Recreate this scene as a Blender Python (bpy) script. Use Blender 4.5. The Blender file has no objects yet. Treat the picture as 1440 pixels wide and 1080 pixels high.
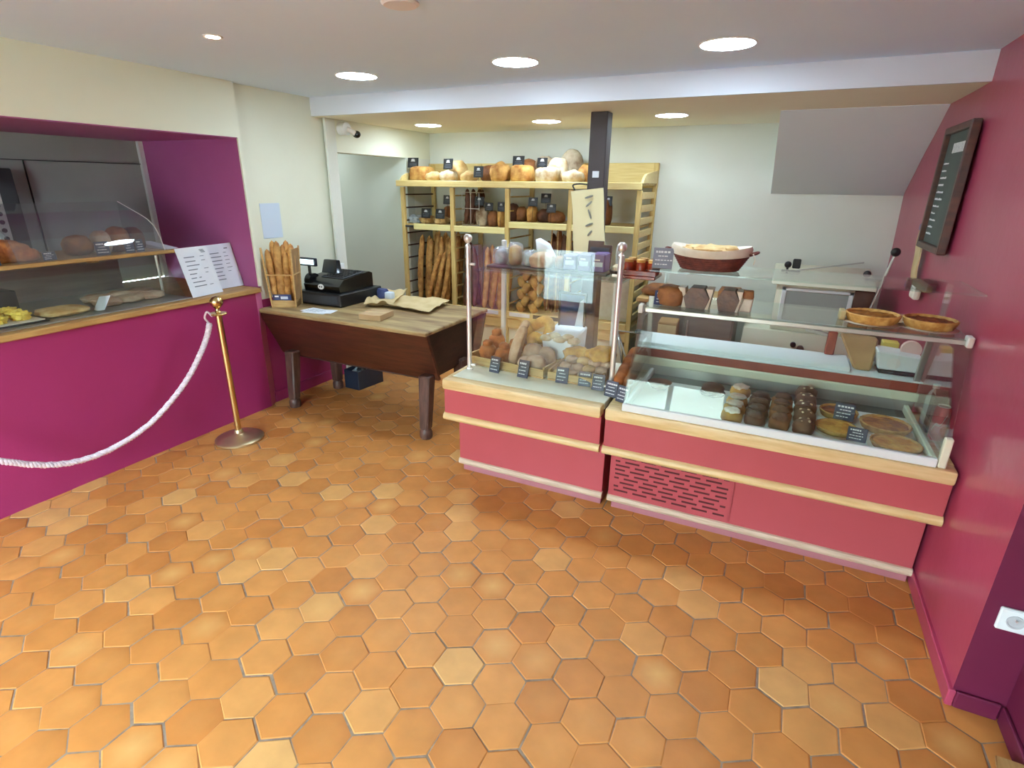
import bpy, bmesh, math, random
from mathutils import Vector, Matrix, Euler, noise
PI = math.pi
rnd = random.Random(7)
scene = bpy.context.scene
col = scene.collection
# ------------------------------------------------------------------ camera
F_PX, YAW, PITCH, ROLL, CAM_H = 768.4076, -0.443954, -0.349092, 0.0134261, 1.73
fwd = Vector((math.sin(YAW)*math.cos(PITCH), math.cos(YAW)*math.cos(PITCH), math.sin(PITCH)))
rt = Vector((math.cos(YAW), -math.sin(YAW), 0)); up0 = rt.cross(fwd)
r2 = rt*math.cos(ROLL) + up0*math.sin(ROLL); u2 = -rt*math.sin(ROLL) + up0*math.cos(ROLL)
CAM = Vector((0, 0, CAM_H))
cam = bpy.data.cameras.new('camera'); cam.sensor_width = 36; cam.lens = F_PX/1440*36; cam.clip_start = 0.02
co = bpy.data.objects.new('camera', cam); col.objects.link(co)
m = Matrix.Identity(4)
for i in range(3):
    m[i][0], m[i][1], m[i][2], m[i][3] = r2[i], u2[i], -fwd[i], CAM[i]
co.matrix_world = m
scene.camera = co
def at(px, py, X=None, Y=None, Z=None):
    """the point of a known plane of the room that a line of sight meets"""
    d = r2*((px-720)/F_PX) + u2*((540-py)/F_PX) + fwd
    t = X/d.x if X is not None else (Y/d.y if Y is not None else (Z-CAM_H)/d.z)
    return CAM + d*t
# ------------------------------------------------------------------ materials
def lin(c):
    return tuple((v/255/12.92 if v/255 <= .04045 else ((v/255+.055)/1.055)**2.4) for v in c) + (1,)
MATS = {}
def pm(name, c1, c2=None, scale=8, rough=.6, bump=0, bscale=None, metallic=0, stretch=(1,1,1), lo=.35, hi=.65, detail=4, spec=.5, coat=0, emit=None, es=0, alpha=None, randomize=0):
    if name in MATS: return MATS[name]
    mt = bpy.data.materials.new(name); mt.use_nodes = True
    nt = mt.node_tree; b = nt.nodes['Principled BSDF']
    b.inputs['Roughness'].default_value = rough; b.inputs['Metallic'].default_value = metallic
    b.inputs['Specular IOR Level'].default_value = spec
    if coat: b.inputs['Coat Weight'].default_value = coat; b.inputs['Coat Roughness'].default_value = .12
    b.inputs['Base Color'].default_value = lin(c1)
    if c2 or bump:
        tc = nt.nodes.new('ShaderNodeTexCoord'); mp = nt.nodes.new('ShaderNodeMapping')
        mp.inputs['Scale'].default_value = stretch
        nt.links.new(tc.outputs['Object'], mp.inputs[0])
    if c2:
        nz = nt.nodes.new('ShaderNodeTexNoise'); nz.inputs['Scale'].default_value = scale; nz.inputs['Detail'].default_value = detail
        nt.links.new(mp.outputs[0], nz.inputs['Vector'])
        rp = nt.nodes.new('ShaderNodeValToRGB')
        rp.color_ramp.elements[0].position = lo; rp.color_ramp.elements[0].color = lin(c1)
        rp.color_ramp.elements[1].position = hi; rp.color_ramp.elements[1].color = lin(c2)
        nt.links.new(nz.outputs['Fac'], rp.inputs[0])
        out = rp.outputs[0]
        if randomize:
            oi = nt.nodes.new('ShaderNodeObjectInfo'); mr = nt.nodes.new('ShaderNodeMapRange')
            mr.inputs[3].default_value = 1-randomize; mr.inputs[4].default_value = 1+randomize
            nt.links.new(oi.outputs['Random'], mr.inputs[0])
            hs = nt.nodes.new('ShaderNodeHueSaturation'); nt.links.new(out, hs.inputs['Color']); nt.links.new(mr.outputs[0], hs.inputs['Value'])
            out = hs.outputs[0]
        nt.links.new(out, b.inputs['Base Color'])
    if bump:
        n2 = nt.nodes.new('ShaderNodeTexNoise'); n2.inputs['Scale'].default_value = bscale or scale*3; n2.inputs['Detail'].default_value = 5
        nt.links.new(mp.outputs[0], n2.inputs['Vector'])
        bp = nt.nodes.new('ShaderNodeBump'); bp.inputs['Strength'].default_value = bump; bp.inputs['Distance'].default_value = .01
        nt.links.new(n2.outputs['Fac'], bp.inputs['Height']); nt.links.new(bp.outputs[0], b.inputs['Normal'])
    if emit:
        b.inputs['Emission Color'].default_value = lin(emit); b.inputs['Emission Strength'].default_value = es
    MATS[name] = mt
    return mt
def glass_mat(name, tint=(236,245,240), ior=1.5, refl=1.0, haze=0.0):
    """thin clear pane: what lies behind shows through, the room mirrors in it by Fresnel's law"""
    mt = bpy.data.materials.new(name); mt.use_nodes = True; nt = mt.node_tree
    nt.nodes.remove(nt.nodes['Principled BSDF'])
    o = nt.nodes['Material Output']
    tr = nt.nodes.new('ShaderNodeBsdfTransparent'); tr.inputs[0].default_value = lin(tint)
    gl = nt.nodes.new('ShaderNodeBsdfGlossy'); gl.inputs['Roughness'].default_value = 0.0; gl.inputs[0].default_value = (refl,refl,refl,1)
    fr = nt.nodes.new('ShaderNodeFresnel'); fr.inputs[0].default_value = ior
    # both faces of a pane have the same share of mirrored light
    ge = nt.nodes.new('ShaderNodeNewGeometry'); mx = nt.nodes.new('ShaderNodeMix'); mx.data_type = 'FLOAT'
    mx.inputs[2].default_value = ior; mx.inputs[3].default_value = 1/ior
    nt.links.new(ge.outputs['Backfacing'], mx.inputs[0]); nt.links.new(mx.outputs[0], fr.inputs[0])
    ms = nt.nodes.new('ShaderNodeMixShader'); nt.links.new(fr.outputs[0], ms.inputs[0])
    nt.links.new(tr.outputs[0], ms.inputs[1]); nt.links.new(gl.outputs[0], ms.inputs[2])
    last = ms
    if haze:
        df = nt.nodes.new('ShaderNodeBsdfDiffuse'); df.inputs[0].default_value = (.8,.85,.9,1)
        m2 = nt.nodes.new('ShaderNodeMixShader'); m2.inputs[0].default_value = haze
        nt.links.new(ms.outputs[0], m2.inputs[1]); nt.links.new(df.outputs[0], m2.inputs[2]); last = m2
    nt.links.new(last.outputs[0], o.inputs[0])
    MATS[name] = mt
    return mt
M = {}
def reg(k, *a, **kw): M[k] = pm(k, *a, **kw)
reg('wall_white', (222,224,212), (229,230,220), scale=1.5, rough=.75, bump=.05, bscale=40)
reg('wall_cream', (230,230,208), (235,236,216), scale=1.5, rough=.7, bump=.05, bscale=40)
reg('wall_grey_green', (206,212,200), (212,217,206), scale=1.2, rough=.8)
reg('ceiling_white', (214,232,255), (218,236,255), scale=1.0, rough=.85)
reg('soffit_cream', (238,232,208), (242,237,214), scale=1.0, rough=.8)
reg('beam_white', (216,218,226), rough=.7)
reg('bulkhead_grey', (226,233,240), (230,237,244), scale=1.0, rough=.85)
reg('magenta', (148,36,88), (154,40,94), scale=2, rough=.5, bump=.06, bscale=60, coat=.15)
reg('magenta_daylit', (156,72,126), (162,78,132), scale=2, rough=.45, bump=.04, bscale=60)  # the magenta paint again, coloured paler and bluer for grazing daylight
reg('berry', (160,56,82), (168,63,90), scale=1.6, rough=.36, bump=.1, bscale=18, coat=.2)
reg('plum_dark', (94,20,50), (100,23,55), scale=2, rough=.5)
reg('magenta_lit_edge', (212,116,164), rough=.5)  # magenta paint lightened in colour to stand for light on the edge face
reg('plinth_pink', (166,104,112), rough=.6)
reg('grey_card', (126,126,140), rough=.6)
reg('grout', (150,128,108), (120,100,84), scale=30, rough=.9)
reg('oak', (205,168,110), (183,143,86), scale=10, rough=.5, stretch=(1,1,8), bump=.05)
reg('oak_x', (226,196,146), (207,172,118), scale=9, rough=.42, stretch=(.6,6,6), bump=.03)
reg('oak_worn', (214,190,165), (190,164,140), scale=12, rough=.6, stretch=(.6,6,6), bump=.1)
reg('oak_y', (190,150,92), (165,124,72), scale=9, rough=.5, stretch=(6,.6,6), bump=.05)
reg('pine', (214,186,120), (198,166,98), scale=9, rough=.5, stretch=(8,8,.6), bump=.04)
reg('pine_x', (228,204,140), (214,186,120), scale=9, rough=.45, stretch=(.6,8,8), bump=.03)
reg('pine_pale', (236,222,158), (226,208,138), scale=6, rough=.45, stretch=(.5,8,8))
reg('walnut', (84,42,28), (60,28,19), scale=7, rough=.42, stretch=(.7,7,5), bump=.12, coat=.1)
reg('walnut_dark', (58,32,22), (44,24,17), scale=8, rough=.5, stretch=(6,1,4), bump=.12)
reg('walnut_leg', (92,62,52), (66,40,33), scale=12, rough=.5, stretch=(4,4,.8), bump=.15)
reg('table_top', (176,152,106), (118,86,54), scale=3, rough=.45, stretch=(.8,5,1), bump=.1)
reg('coral', (168,71,77), (172,75,82), scale=2, rough=.45, spec=.3)
reg('coral_dark', (74,10,16), rough=.7)
reg('laminate', (222,218,196), (228,224,204), scale=3, rough=.3)
reg('white_enamel', (232,236,236), rough=.3)
reg('cream_enamel', (226,224,198), (230,228,204), scale=2, rough=.4)
reg('rust_panel', (150,62,40), (140,56,36), scale=4, rough=.5)
reg('alu', (190,188,182), rough=.35, metallic=.8)
reg('steel', (238,234,228), rough=.34, metallic=.75)
reg('stainless', (150,145,138), (165,158,150), scale=3, rough=.4, metallic=.7, stretch=(1,1,10))
reg('brass', (216,188,132), rough=.27, metallic=1.0)
reg('brass_dark', (204,184,146), rough=.36, metallic=.9)
reg('rope', (240,226,232), (214,196,206), scale=60, rough=.85, bump=.2)
reg('black', (20,20,22), rough=.45)
reg('black_gloss', (14,14,16), rough=.22)
reg('charcoal', (44,46,52), rough=.5)
reg('slate_tag', (66,68,84), (58,60,74), scale=20, rough=.55)
reg('black_tag', (24,23,24), rough=.5)
reg('chalk', (232,232,232), rough=.8)
reg('ink', (120,126,138), rough=.8)
reg('ink_dark', (92,90,96), rough=.8)
reg('paper', (232,236,242), (226,230,238), scale=8, rough=.8)
reg('paper_blue', (206,218,232), rough=.85)
reg('kraft', (206,184,140), (194,170,124), scale=10, rough=.85, bump=.15)
reg('kraft_dark', (172,134,88), (150,112,70), scale=8, rough=.85, bump=.2)
reg('kraft_box', (186,154,116), (178,146,108), scale=8, rough=.85)
reg('navy', (34,44,84), (46,58,110), scale=14, rough=.6)
reg('plastic_navy', (26,34,50), rough=.4)
reg('clear_bag', (190,196,200), (150,160,168), scale=30, rough=.25)
reg('post_paint', (62,50,52), (56,45,46), scale=4, rough=.6)
reg('poster_cream', (232,220,176), (226,212,166), scale=3, rough=.7)
reg('poster_mark', (130,128,118), rough=.8)
reg('grey_panel', (156,162,155), (144,150,143), scale=1.5, rough=.55)
reg('grey_line', (52,54,54), rough=.8)
reg('display_dark', (36,34,34), rough=.5)
reg('shadow_gap', (20,30,28), rough=.35)
reg('wicker', (120,52,40), (84,34,28), scale=40, rough=.75, bump=.5, bscale=60)
reg('linen', (232,222,206), (222,210,192), scale=20, rough=.9, bump=.2)
reg('wood_bowl', (120,70,44), (100,56,34), scale=10, rough=.6)
reg('jam', (150,52,22), (110,30,14), scale=16, rough=.25)
reg('purple_pack', (92,70,128), (104,82,140), scale=10, rough=.45)
reg('chocolate', (70,42,30), (98,62,42), scale=22, rough=.5, bump=.4, bscale=40)
reg('choc_pack', (92,62,48), (74,46,36), scale=10, rough=.6)
reg('red_can', (190,30,36), rough=.3, metallic=.3)
reg('pet', (190,200,205), rough=.15)
reg('yellow', (226,200,96), rough=.6)
reg('pinkish', (222,190,180), rough=.5)
reg('screen', (220,240,245), emit=(205,240,250), es=1.6, rough=.3)
reg('board_green', (62,72,66), (72,82,76), scale=6, rough=.6)
reg('lamp_glow', (255,255,255), emit=(212,236,255), es=70)
reg('lamp_glow_soft', (255,255,255), emit=(216,238,255), es=56)
reg('spot_glow', (255,255,255), emit=(255,244,230), es=25)
reg('lamp_rim', (236,234,230), rough=.4)
reg('pale_pink_plastic', (226,222,224), rough=.5)
reg('socket_grey', (190,190,192), rough=.5)
reg('asphalt', (120,118,114), (150,148,142), scale=12, rough=.9)
reg('facade', (215,208,192), (200,190,172), scale=1.2, rough=.9)
def crust(k, a, b, scale=9, lo=.35, hi=.68, bump=.5): reg(k, a, b, scale=scale*1.7, rough=.62, bump=bump*.6, bscale=60, lo=lo, hi=hi, randomize=.16, spec=.3, detail=6)
crust('crust_gold', (214,166,92), (158,100,46))
crust('crust_baguette', (216,166,96), (150,94,46), scale=11)
crust('crust_brown', (150,96,54), (106,62,34))
crust('crust_dark', (104,62,40), (64,36,24))
crust('crust_pale', (224,194,138), (192,144,84))
crust('crust_flour', (226,212,184), (184,144,96), scale=9)
crust('crust_brioche', (190,112,56), (130,66,30), scale=10)
crust('crust_croissant', (190,116,58), (134,70,34), scale=18)
crust('crust_curry', (206,158,72), (168,116,44), scale=12)
crust('crust_rye', (104,78,54), (206,190,162), scale=5)
crust('crust_beige', (206,176,150), (178,140,112), scale=10)
crust('tart_fill', (190,118,44), (132,72,22), scale=16)
crust('tart_fruit', (150,70,30), (86,34,16), scale=18)
crust('tart_rim', (214,166,96), (176,120,60), scale=20)
crust('custard', (232,176,84), (196,124,48), scale=14)
crust('pastry_yellow', (250,220,104), (228,176,58), scale=14)
crust('nut_choc', (112,74,52), (84,52,36), scale=20)
crust('cream_icing', (236,226,214), (196,168,140), scale=16)
G = {'glass': glass_mat('clear_glass', (250,253,251)), 'glass_green': glass_mat('green_edged_glass', (244,251,248)),
     'acrylic': glass_mat('clear_acrylic', (248,249,250), haze=.05), 'film': glass_mat('cellophane', (245,246,248), haze=.18)}
M.update(G)
# ------------------------------------------------------------------ mesh builder
def wm(o):
    return wm(o.parent) @ o.matrix_basis if o.parent else o.matrix_basis.copy()
class MB:
    def __init__(s): s.v, s.f, s.mi, s.mats = [], [], [], []
    def slot(s, k):
        if k not in s.mats: s.mats.append(k)
        return s.mats.index(k)
    def add(s, verts, faces, mat='white_enamel', T=None):
        b = len(s.v); i = s.slot(mat)
        s.v += [tuple(T @ Vector(p)) if T else tuple(p) for p in verts]
        for f in faces: s.f.append(tuple(b+q for q in f)); s.mi.append(i)
        return s
    def box(s, x0, x1, y0, y1, z0, z1, mat='white_enamel', bev=0.003, T=None):
        x0, x1 = sorted((x0,x1)); y0, y1 = sorted((y0,y1)); z0, z1 = sorted((z0,z1))
        e = min(bev, (x1-x0)*.45, (y1-y0)*.45, (z1-z0)*.45)
        if e <= 0:
            v = [(x,y,z) for z in (z0,z1) for y in (y0,y1) for x in (x0,x1)]
            return s.add(v, [(0,2,3,1),(4,5,7,6),(0,1,5,4),(2,6,7,3),(0,4,6,2),(1,3,7,5)], mat, T)
        bm = bmesh.new(); bmesh.ops.create_cube(bm, size=1)
        for q in bm.verts: q.co = ((x0+x1)/2+q.co.x*(x1-x0), (y0+y1)/2+q.co.y*(y1-y0), (z0+z1)/2+q.co.z*(z1-z0))
        bmesh.ops.bevel(bm, geom=bm.edges[:], offset=e, segments=2 if e > .006 else 1, profile=.5, affect='EDGES')
        s.bm(bm, mat, T); bm.free(); return s
    def bm(s, bm, mat, T=None):
        bm.verts.index_update()
        return s.add([q.co[:] for q in bm.verts], [tuple(q.index for q in f.verts) for f in bm.faces], mat, T)
    def lathe(s, prof, mat, n=24, c=(0,0,0), T=None, axis='z'):
        """prof: (radius, height) pairs from the bottom up; radius 0 closes"""
        v, f, rings = [], [], []
        for r, z in prof:
            if r <= 1e-6: rings.append([len(v)]); v.append((c[0], c[1], c[2]+z))
            else:
                rings.append(list(range(len(v), len(v)+n)))
                v += [(c[0]+r*math.cos(2*PI*k/n), c[1]+r*math.sin(2*PI*k/n), c[2]+z) for k in range(n)]
        for a, b in zip(rings, rings[1:]):
            for k in range(n):
                k2 = (k+1) % n
                if len(a) == 1 and len(b) == 1: continue
                if len(a) == 1: f.append((a[0], b[k2], b[k])) if False else f.append((a[0], b[k], b[k2])[::-1])
                elif len(b) == 1: f.append((a[k], a[k2], b[0]))
                else: f.append((a[k], a[k2], b[k2], b[k]))
        if len(rings[0]) > 1: f.append(tuple(reversed(rings[0])))
        if len(rings[-1]) > 1: f.append(tuple(rings[-1]))
        return s.add(v, f, mat, T)
    def cyl(s, a, b, r0, mat, r1=None, n=14):
        a, b = Vector(a), Vector(b); d = b-a; L = d.length
        T = Matrix.Translation(a) @ d.to_track_quat('Z', 'Y').to_matrix().to_4x4()
        return s.lathe([(r0,0),(r1 if r1 is not None else r0, L)], mat, n, T=T)
    def tube(s, pts, r, mat, n=10, closed=False):
        pts = [Vector(p) for p in pts]; v, f = [], []
        rs = r if isinstance(r, (list, tuple)) else [r]*len(pts)
        prev = None; N = len(pts)
        for i, p in enumerate(pts):
            d = (pts[(i+1) % N]-pts[i-1]) if closed else (pts[min(i+1,N-1)]-pts[max(i-1,0)])
            d.normalize()
            if prev is None:
                a = d.orthogonal().normalized()
            else:
                a = (prev - d*prev.dot(d)).normalized()
            prev = a; b = d.cross(a)
            v += [tuple(p + a*(rs[i]*math.cos(2*PI*k/n)) + b*(rs[i]*math.sin(2*PI*k/n))) for k in range(n)]
        for i in range(N if closed else N-1):
            j = (i+1) % N
            for k in range(n): f.append((i*n+k, i*n+(k+1) % n, j*n+(k+1) % n, j*n+k))
        if not closed: f.append(tuple(reversed(range(n)))); f.append(tuple(range((N-1)*n, N*n)))
        return s.add(v, f, mat)
    def prism(s, poly, y0, y1, mat, plane='xz', T=None):
        """a polygon in one plane pushed along the third axis"""
        n = len(poly)
        def P(q, d): return (q[0], d, q[1]) if plane == 'xz' else ((d, q[0], q[1]) if plane == 'yz' else (q[0], q[1], d))
        v = [P(q, y0) for q in poly] + [P(q, y1) for q in poly]
        f = [tuple(range(n)), tuple(reversed(range(n, 2*n)))] + [(i, n+i, n+(i+1) % n, (i+1) % n) for i in range(n)]
        bm = bmesh.new(); vs = [bm.verts.new(p) for p in v]
        for q in f: bm.faces.new([vs[k] for k in q])
        bmesh.ops.recalc_face_normals(bm, faces=bm.faces[:])
        s.bm(bm, mat, T); bm.free(); return s
    def hull8(s, lo, hi, mat, bev=.003):
        """a box between two four-cornered rings (lower, upper)"""
        bm = bmesh.new(); vs = [bm.verts.new(p) for p in list(lo)+list(hi)]
        for q in [(3,2,1,0),(4,5,6,7),(0,1,5,4),(1,2,6,5),(2,3,7,6),(3,0,4,7)]: bm.faces.new([vs[k] for k in q])
        bmesh.ops.recalc_face_normals(bm, faces=bm.faces[:])
        if bev: bmesh.ops.bevel(bm, geom=bm.edges[:], offset=bev, segments=1, affect='EDGES')
        s.bm(bm, mat); bm.free(); return s
    def blob(s, L, W, H, mat, seed=0, nz=.08, e=.8, flat=.25, nu=26, nv=14, slashes=0, c=(0,0,0), T=None, fq=2.2):
        """a rounded baked body, flattened underneath, with risen lumps and scored ridges"""
        v, f = [], []
        def sp(a, p): return math.copysign(abs(a)**p, a)
        off = Vector((seed*7.13, seed*3.7, seed*1.9))
        for j in range(nv+1):
            th = -PI/2 + PI*j/nv
            for i in range(nu):
                ph = 2*PI*i/nu
                d = Vector((sp(math.cos(th),e)*sp(math.cos(ph),e), sp(math.cos(th),e)*sp(math.sin(ph),e), sp(math.sin(th),e)))
                k = 1 + nz*noise.noise(d*fq+off)*1.6 + nz*.5*noise.noise(d*fq*2.7+off)
                p = Vector((d.x*L/2*k, d.y*W/2*k, d.z*k))
                z = p.z
                z = max(z, -1+flat)
                zz = (z+1-flat)/(2-flat)*H
                if slashes and d.z > .1:
                    zz += H*.07*math.cos(p.x/L*2*PI*slashes + p.y/W*1.4)*d.z
                v.append((c[0]+p.x, c[1]+p.y, c[2]+max(zz, 0)))
            # poles keep nu coincident points
        for j in range(nv):
            for i in range(nu): f.append((j*nu+i, j*nu+(i+1) % nu, (j+1)*nu+(i+1) % nu, (j+1)*nu+i))
        return s.add(v, f, mat, T)
    def build(s, name, parent=None, world=True, smooth=35):
        me = bpy.data.meshes.new(name)
        o0 = Vector((0,0,0))
        if parent is not None and world: o0 = wm(parent).inverted()
        vs = [tuple(o0 @ Vector(p)) for p in s.v] if parent is not None and world else s.v
        me.from_pydata(vs, [], s.f)
        for k in s.mats: me.materials.append(M[k])
        me.polygons.foreach_set('material_index', s.mi)
        me.validate(); me.update()
        if smooth:
            me.polygons.foreach_set('use_smooth', [True]*len(me.polygons))
            me.set_sharp_from_angle(angle=math.radians(smooth))
        o = bpy.data.objects.new(name, me); col.objects.link(o)
        if parent is not None: o.parent = parent
        return o
def tag(o, label, cat, group=None):
    o['label'] = label; o['category'] = cat
    if group: o['group'] = group
    return o
def thing(name, label, cat, loc=(0,0,0), rz=0, group=None):
    o = bpy.data.objects.new(name, None); col.objects.link(o); o.empty_display_size = .05
    o.location = loc; o.rotation_euler = (0,0,rz)
    o.matrix_basis = Matrix.Translation(Vector(loc)) @ Matrix.Rotation(rz, 4, 'Z')
    return tag(o, label, cat, group)
def solo(mb, name, label, cat, loc=(0,0,0), rot=(0,0,0), group=None, smooth=35):
    o = mb.build(name, smooth=smooth); o.location = loc; o.rotation_euler = rot
    return tag(o, label, cat, group)
def struct(name, mb, smooth=35):
    o = mb.build(name, smooth=smooth); o['kind'] = 'structure'; return o
def copy_tree(o, parent=None):
    c = o.copy(); col.objects.link(c)
    if parent is not None: c.parent = parent
    for ch in [q for q in o.children]: copy_tree(ch, c)
    return c
def cat_rom(pts, k=8):
    out = []; P = [Vector(p) for p in pts]; P = [P[0]*2-P[1]] + P + [P[-1]*2-P[-2]]
    for i in range(1, len(P)-2):
        for j in range(k):
            t = j/k; a, b, c, d = P[i-1], P[i], P[i+1], P[i+2]
            out.append(.5*((2*b)+(c-a)*t+(2*a-5*b+4*c-d)*t*t+(3*b-a-3*c+d)*t**3))
    out.append(P[-2]); return out
ORD = ['first','second','third','fourth','fifth','sixth','seventh','eighth','ninth','tenth','eleventh','twelfth']
# ================================================================== the room
XL, XR, YB, ZC, ZS, YBEAM = -3.56, .80, 5.37, 2.372, 2.235, 3.72
YF = -1.9                                                       # shop front behind the viewer
# ---- floor: hexagonal terracotta tiles on a grout bed
def floor_material():
    mt = bpy.data.materials.new('terracotta'); mt.use_nodes = True; nt = mt.node_tree; b = nt.nodes['Principled BSDF']
    N = nt.nodes.new; L = nt.links.new
    a = N('ShaderNodeAttribute'); a.attribute_name = 'tone'; r = N('ShaderNodeAttribute'); r.attribute_name = 'centre'
    rp = N('ShaderNodeValToRGB'); cr = rp.color_ramp
    cols = [(0,(182,113,54)),(.25,(190,122,60)),(.5,(195,127,64)),(.74,(199,133,70)),(.86,(203,141,78)),(.94,(206,152,90)),(1,(210,164,108))]
    while len(cr.elements) < len(cols): cr.elements.new(.5)
    for e, (p, c) in zip(cr.elements, cols): e.position = p; e.color = lin(c)
    L(a.outputs['Fac'], rp.inputs[0])
    tc = N('ShaderNodeTexCoord'); nz = N('ShaderNodeTexNoise'); nz.inputs['Scale'].default_value = 9; nz.inputs['Detail'].default_value = 5
    L(tc.outputs['Object'], nz.inputs['Vector'])
    mr = N('ShaderNodeMapRange'); mr.inputs[1].default_value = .3; mr.inputs[2].default_value = .7; mr.inputs[3].default_value = .88; mr.inputs[4].default_value = 1.08
    L(nz.outputs['Fac'], mr.inputs[0])
    hs = N('ShaderNodeHueSaturation'); L(rp.outputs[0], hs.inputs['Color']); L(mr.outputs[0], hs.inputs['Value'])
    # worn paler middles on some tiles
    w = N('ShaderNodeAttribute'); w.attribute_name = 'wear'
    mu = N('ShaderNodeMath'); mu.operation = 'MULTIPLY'; L(r.outputs['Fac'], mu.inputs[0]); L(w.outputs['Fac'], mu.inputs[1])
    mx = N('ShaderNodeMix'); mx.data_type = 'RGBA'; L(mu.outputs[0], mx.inputs[0]); L(hs.outputs[0], mx.inputs[6]); mx.inputs[7].default_value = lin((218,168,102))
    L(mx.outputs[2], b.inputs['Base Color'])
    n2 = N('ShaderNodeTexNoise'); n2.inputs['Scale'].default_value = 35; L(tc.outputs['Object'], n2.inputs['Vector'])
    r2_ = N('ShaderNodeMapRange'); r2_.inputs[3].default_value = .36; r2_.inputs[4].default_value = .6; L(n2.outputs['Fac'], r2_.inputs[0]); L(r2_.outputs[0], b.inputs['Roughness'])
    bp = N('ShaderNodeBump'); bp.inputs['Strength'].default_value = .12; bp.inputs['Distance'].default_value = .01; L(nz.outputs['Fac'], bp.inputs['Height']); L(bp.outputs[0], b.inputs['Normal'])
    b.inputs['Specular IOR Level'].default_value = .35
    MATS['terracotta'] = M['terracotta'] = mt
floor_material()
def build_floor():
    PX, PY, OX, OY = .1725, .1500, -.339, 1.362
    V, Fc, mi, tone, wear, cen = [], [], [], [], [], []
    x0, x1, y0, y1 = -5.6, 1.35, YF-.05, YB+.1
    V += [(x0,y0,-.0016),(x1,y0,-.0016),(x1,y1,-.0016),(x0,y1,-.0016)]; Fc.append((0,1,2,3)); mi.append(1); cen += [0]*4; ft = [0.5]; fw = [0.]
    R = (PX-.0037)/math.sqrt(3)
    for j in range(int((y0-OY)/PY)-1, int((y1-OY)/PY)+2):
        for i in range(int((x0-OX)/PX)-1, int((x1-OX)/PX)+2):
            cx = OX + i*PX + (PX/2 if j % 2 else 0); cy = OY + j*PY
            if not (x0 < cx < x1 and y0 < cy < y1): continue
            if cx < XL-.15 and not (cy > 3.9): continue
            cx += rnd.uniform(-.003,.003); cy += rnd.uniform(-.003,.003); a0 = rnd.uniform(-.025,.025)
            b = len(V); h = rnd.uniform(-.0012,.0012)
            u = rnd.random(); t = u*.84 if u < .93 else rnd.uniform(.84,.94)
            if noise.noise(Vector((cx*1.1, cy*1.1, 3))) > .28 and rnd.random() < .22: t = max(t, rnd.uniform(.8,.96))
            w = rnd.uniform(.3,.75) if rnd.random() < .16 else rnd.uniform(0,.15)
            V.append((cx, cy, .0005+h)); cen.append(1.0)
            for ring, (rr, zz, ce) in enumerate(((R*.55, .0005+h, .45), (R*.955, h, 0), (R, -.0014, 0))):
                for k in range(6):
                    an = a0 + PI/2 + k*PI/3; jj = rnd.uniform(-.0015,.0015)
                    V.append((cx+(rr+jj)*math.cos(an), cy+(rr+jj)*math.sin(an), zz)); cen.append(ce)
            nf = 0
            for k in range(6):
                k2 = (k+1) % 6
                Fc.append((b, b+1+k, b+1+k2)); Fc.append((b+1+k, b+7+k, b+7+k2, b+1+k2)); Fc.append((b+7+k, b+13+k, b+13+k2, b+7+k2)); nf += 3
            mi += [0]*nf; ft += [t]*nf; fw += [w]*nf
    me = bpy.data.meshes.new('floor'); me.from_pydata(V, [], Fc); me.materials.append(M['terracotta']); me.materials.append(M['grout'])
    me.polygons.foreach_set('material_index', mi)
    for nm, dat, dom in (('tone', ft, 'FACE'), ('wear', fw, 'FACE'), ('centre', cen, 'POINT')):
        at_ = me.attributes.new(nm, 'FLOAT', dom); at_.data.foreach_set('value', dat)
    me.polygons.foreach_set('use_smooth', [True]*len(me.polygons)); me.set_sharp_from_angle(angle=math.radians(12))
    me.update()
    o = bpy.data.objects.new('floor', me); col.objects.link(o); o['kind'] = 'structure'
build_floor()
# ---- left wall with the display bay
ZSILL, ZTOP, YBAY0, YBAY1, XBAY = .93, 2.014, -.2, 2.945, -4.66
def S(name, boxes, bev=0):
    mb = MB()
    for b in boxes: mb.box(*b[:6], b[6], bev)
    return struct(name, mb)
S('wall_left', [(XBAY,XL,YBAY0,2.90,0,ZSILL,'magenta'), (XBAY,XL,YF,YBAY0,0,ZC,'magenta')])
S('wall_left_upper', [(XBAY,XL,YBAY0,2.97,ZTOP+.006,ZC,'wall_cream'), (XBAY,XL,YBAY1+.02,2.97,ZSILL,ZTOP+.006,'wall_cream'), (XL-.014,XL,YBAY1+.001,YBAY1+.02,ZSILL+.045,ZTOP+.006,'wall_cream')])
S('wall_left_reveal', [(XBAY,XL-.014,YBAY1,YBAY1+.02,ZSILL,ZTOP,'magenta_daylit'), (XBAY,XL-.006,YBAY0,YBAY1,ZTOP,ZTOP+.006,'magenta_daylit'), (XBAY,XL-.002,YBAY0-.012,YBAY0,ZSILL,ZTOP,'magenta_daylit')])
S('wall_left_pier', [(-3.95,XL-.05,2.97,3.94,.86,ZC,'wall_cream')])
S('wall_left_pier_base', [(-3.95,XL-.045,2.97,3.94,0,.86,'magenta')])
mb = MB(); mb.prism([(XL,2.90),(XL-.046,2.99),(XL-.2,2.99),(XL-.2,2.90)], 0, ZSILL, 'magenta_lit_edge', 'xy'); struct('trim_1', mb)
S('baseboard_left', [(XL-.045,XL-.03,2.98,3.9,0,.09,'magenta')], .003)
S('window_1', [(XBAY-.02,XBAY,YBAY0,YBAY1,.97,ZTOP,'grey_panel'), (XBAY,XBAY+.012,YBAY0,YBAY1,1.845,1.85,'grey_line'), (XBAY,XBAY+.012,2.13,2.135,.97,1.845,'grey_line')])
S('trim_2', [(XBAY,XBAY+.03,YBAY1-.035,YBAY1,.97,ZTOP,'white_enamel')])
S('trim_3', [(XL-.03,XL-.004,3.82,3.94,0,ZS,'wall_white')], .004)
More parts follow.
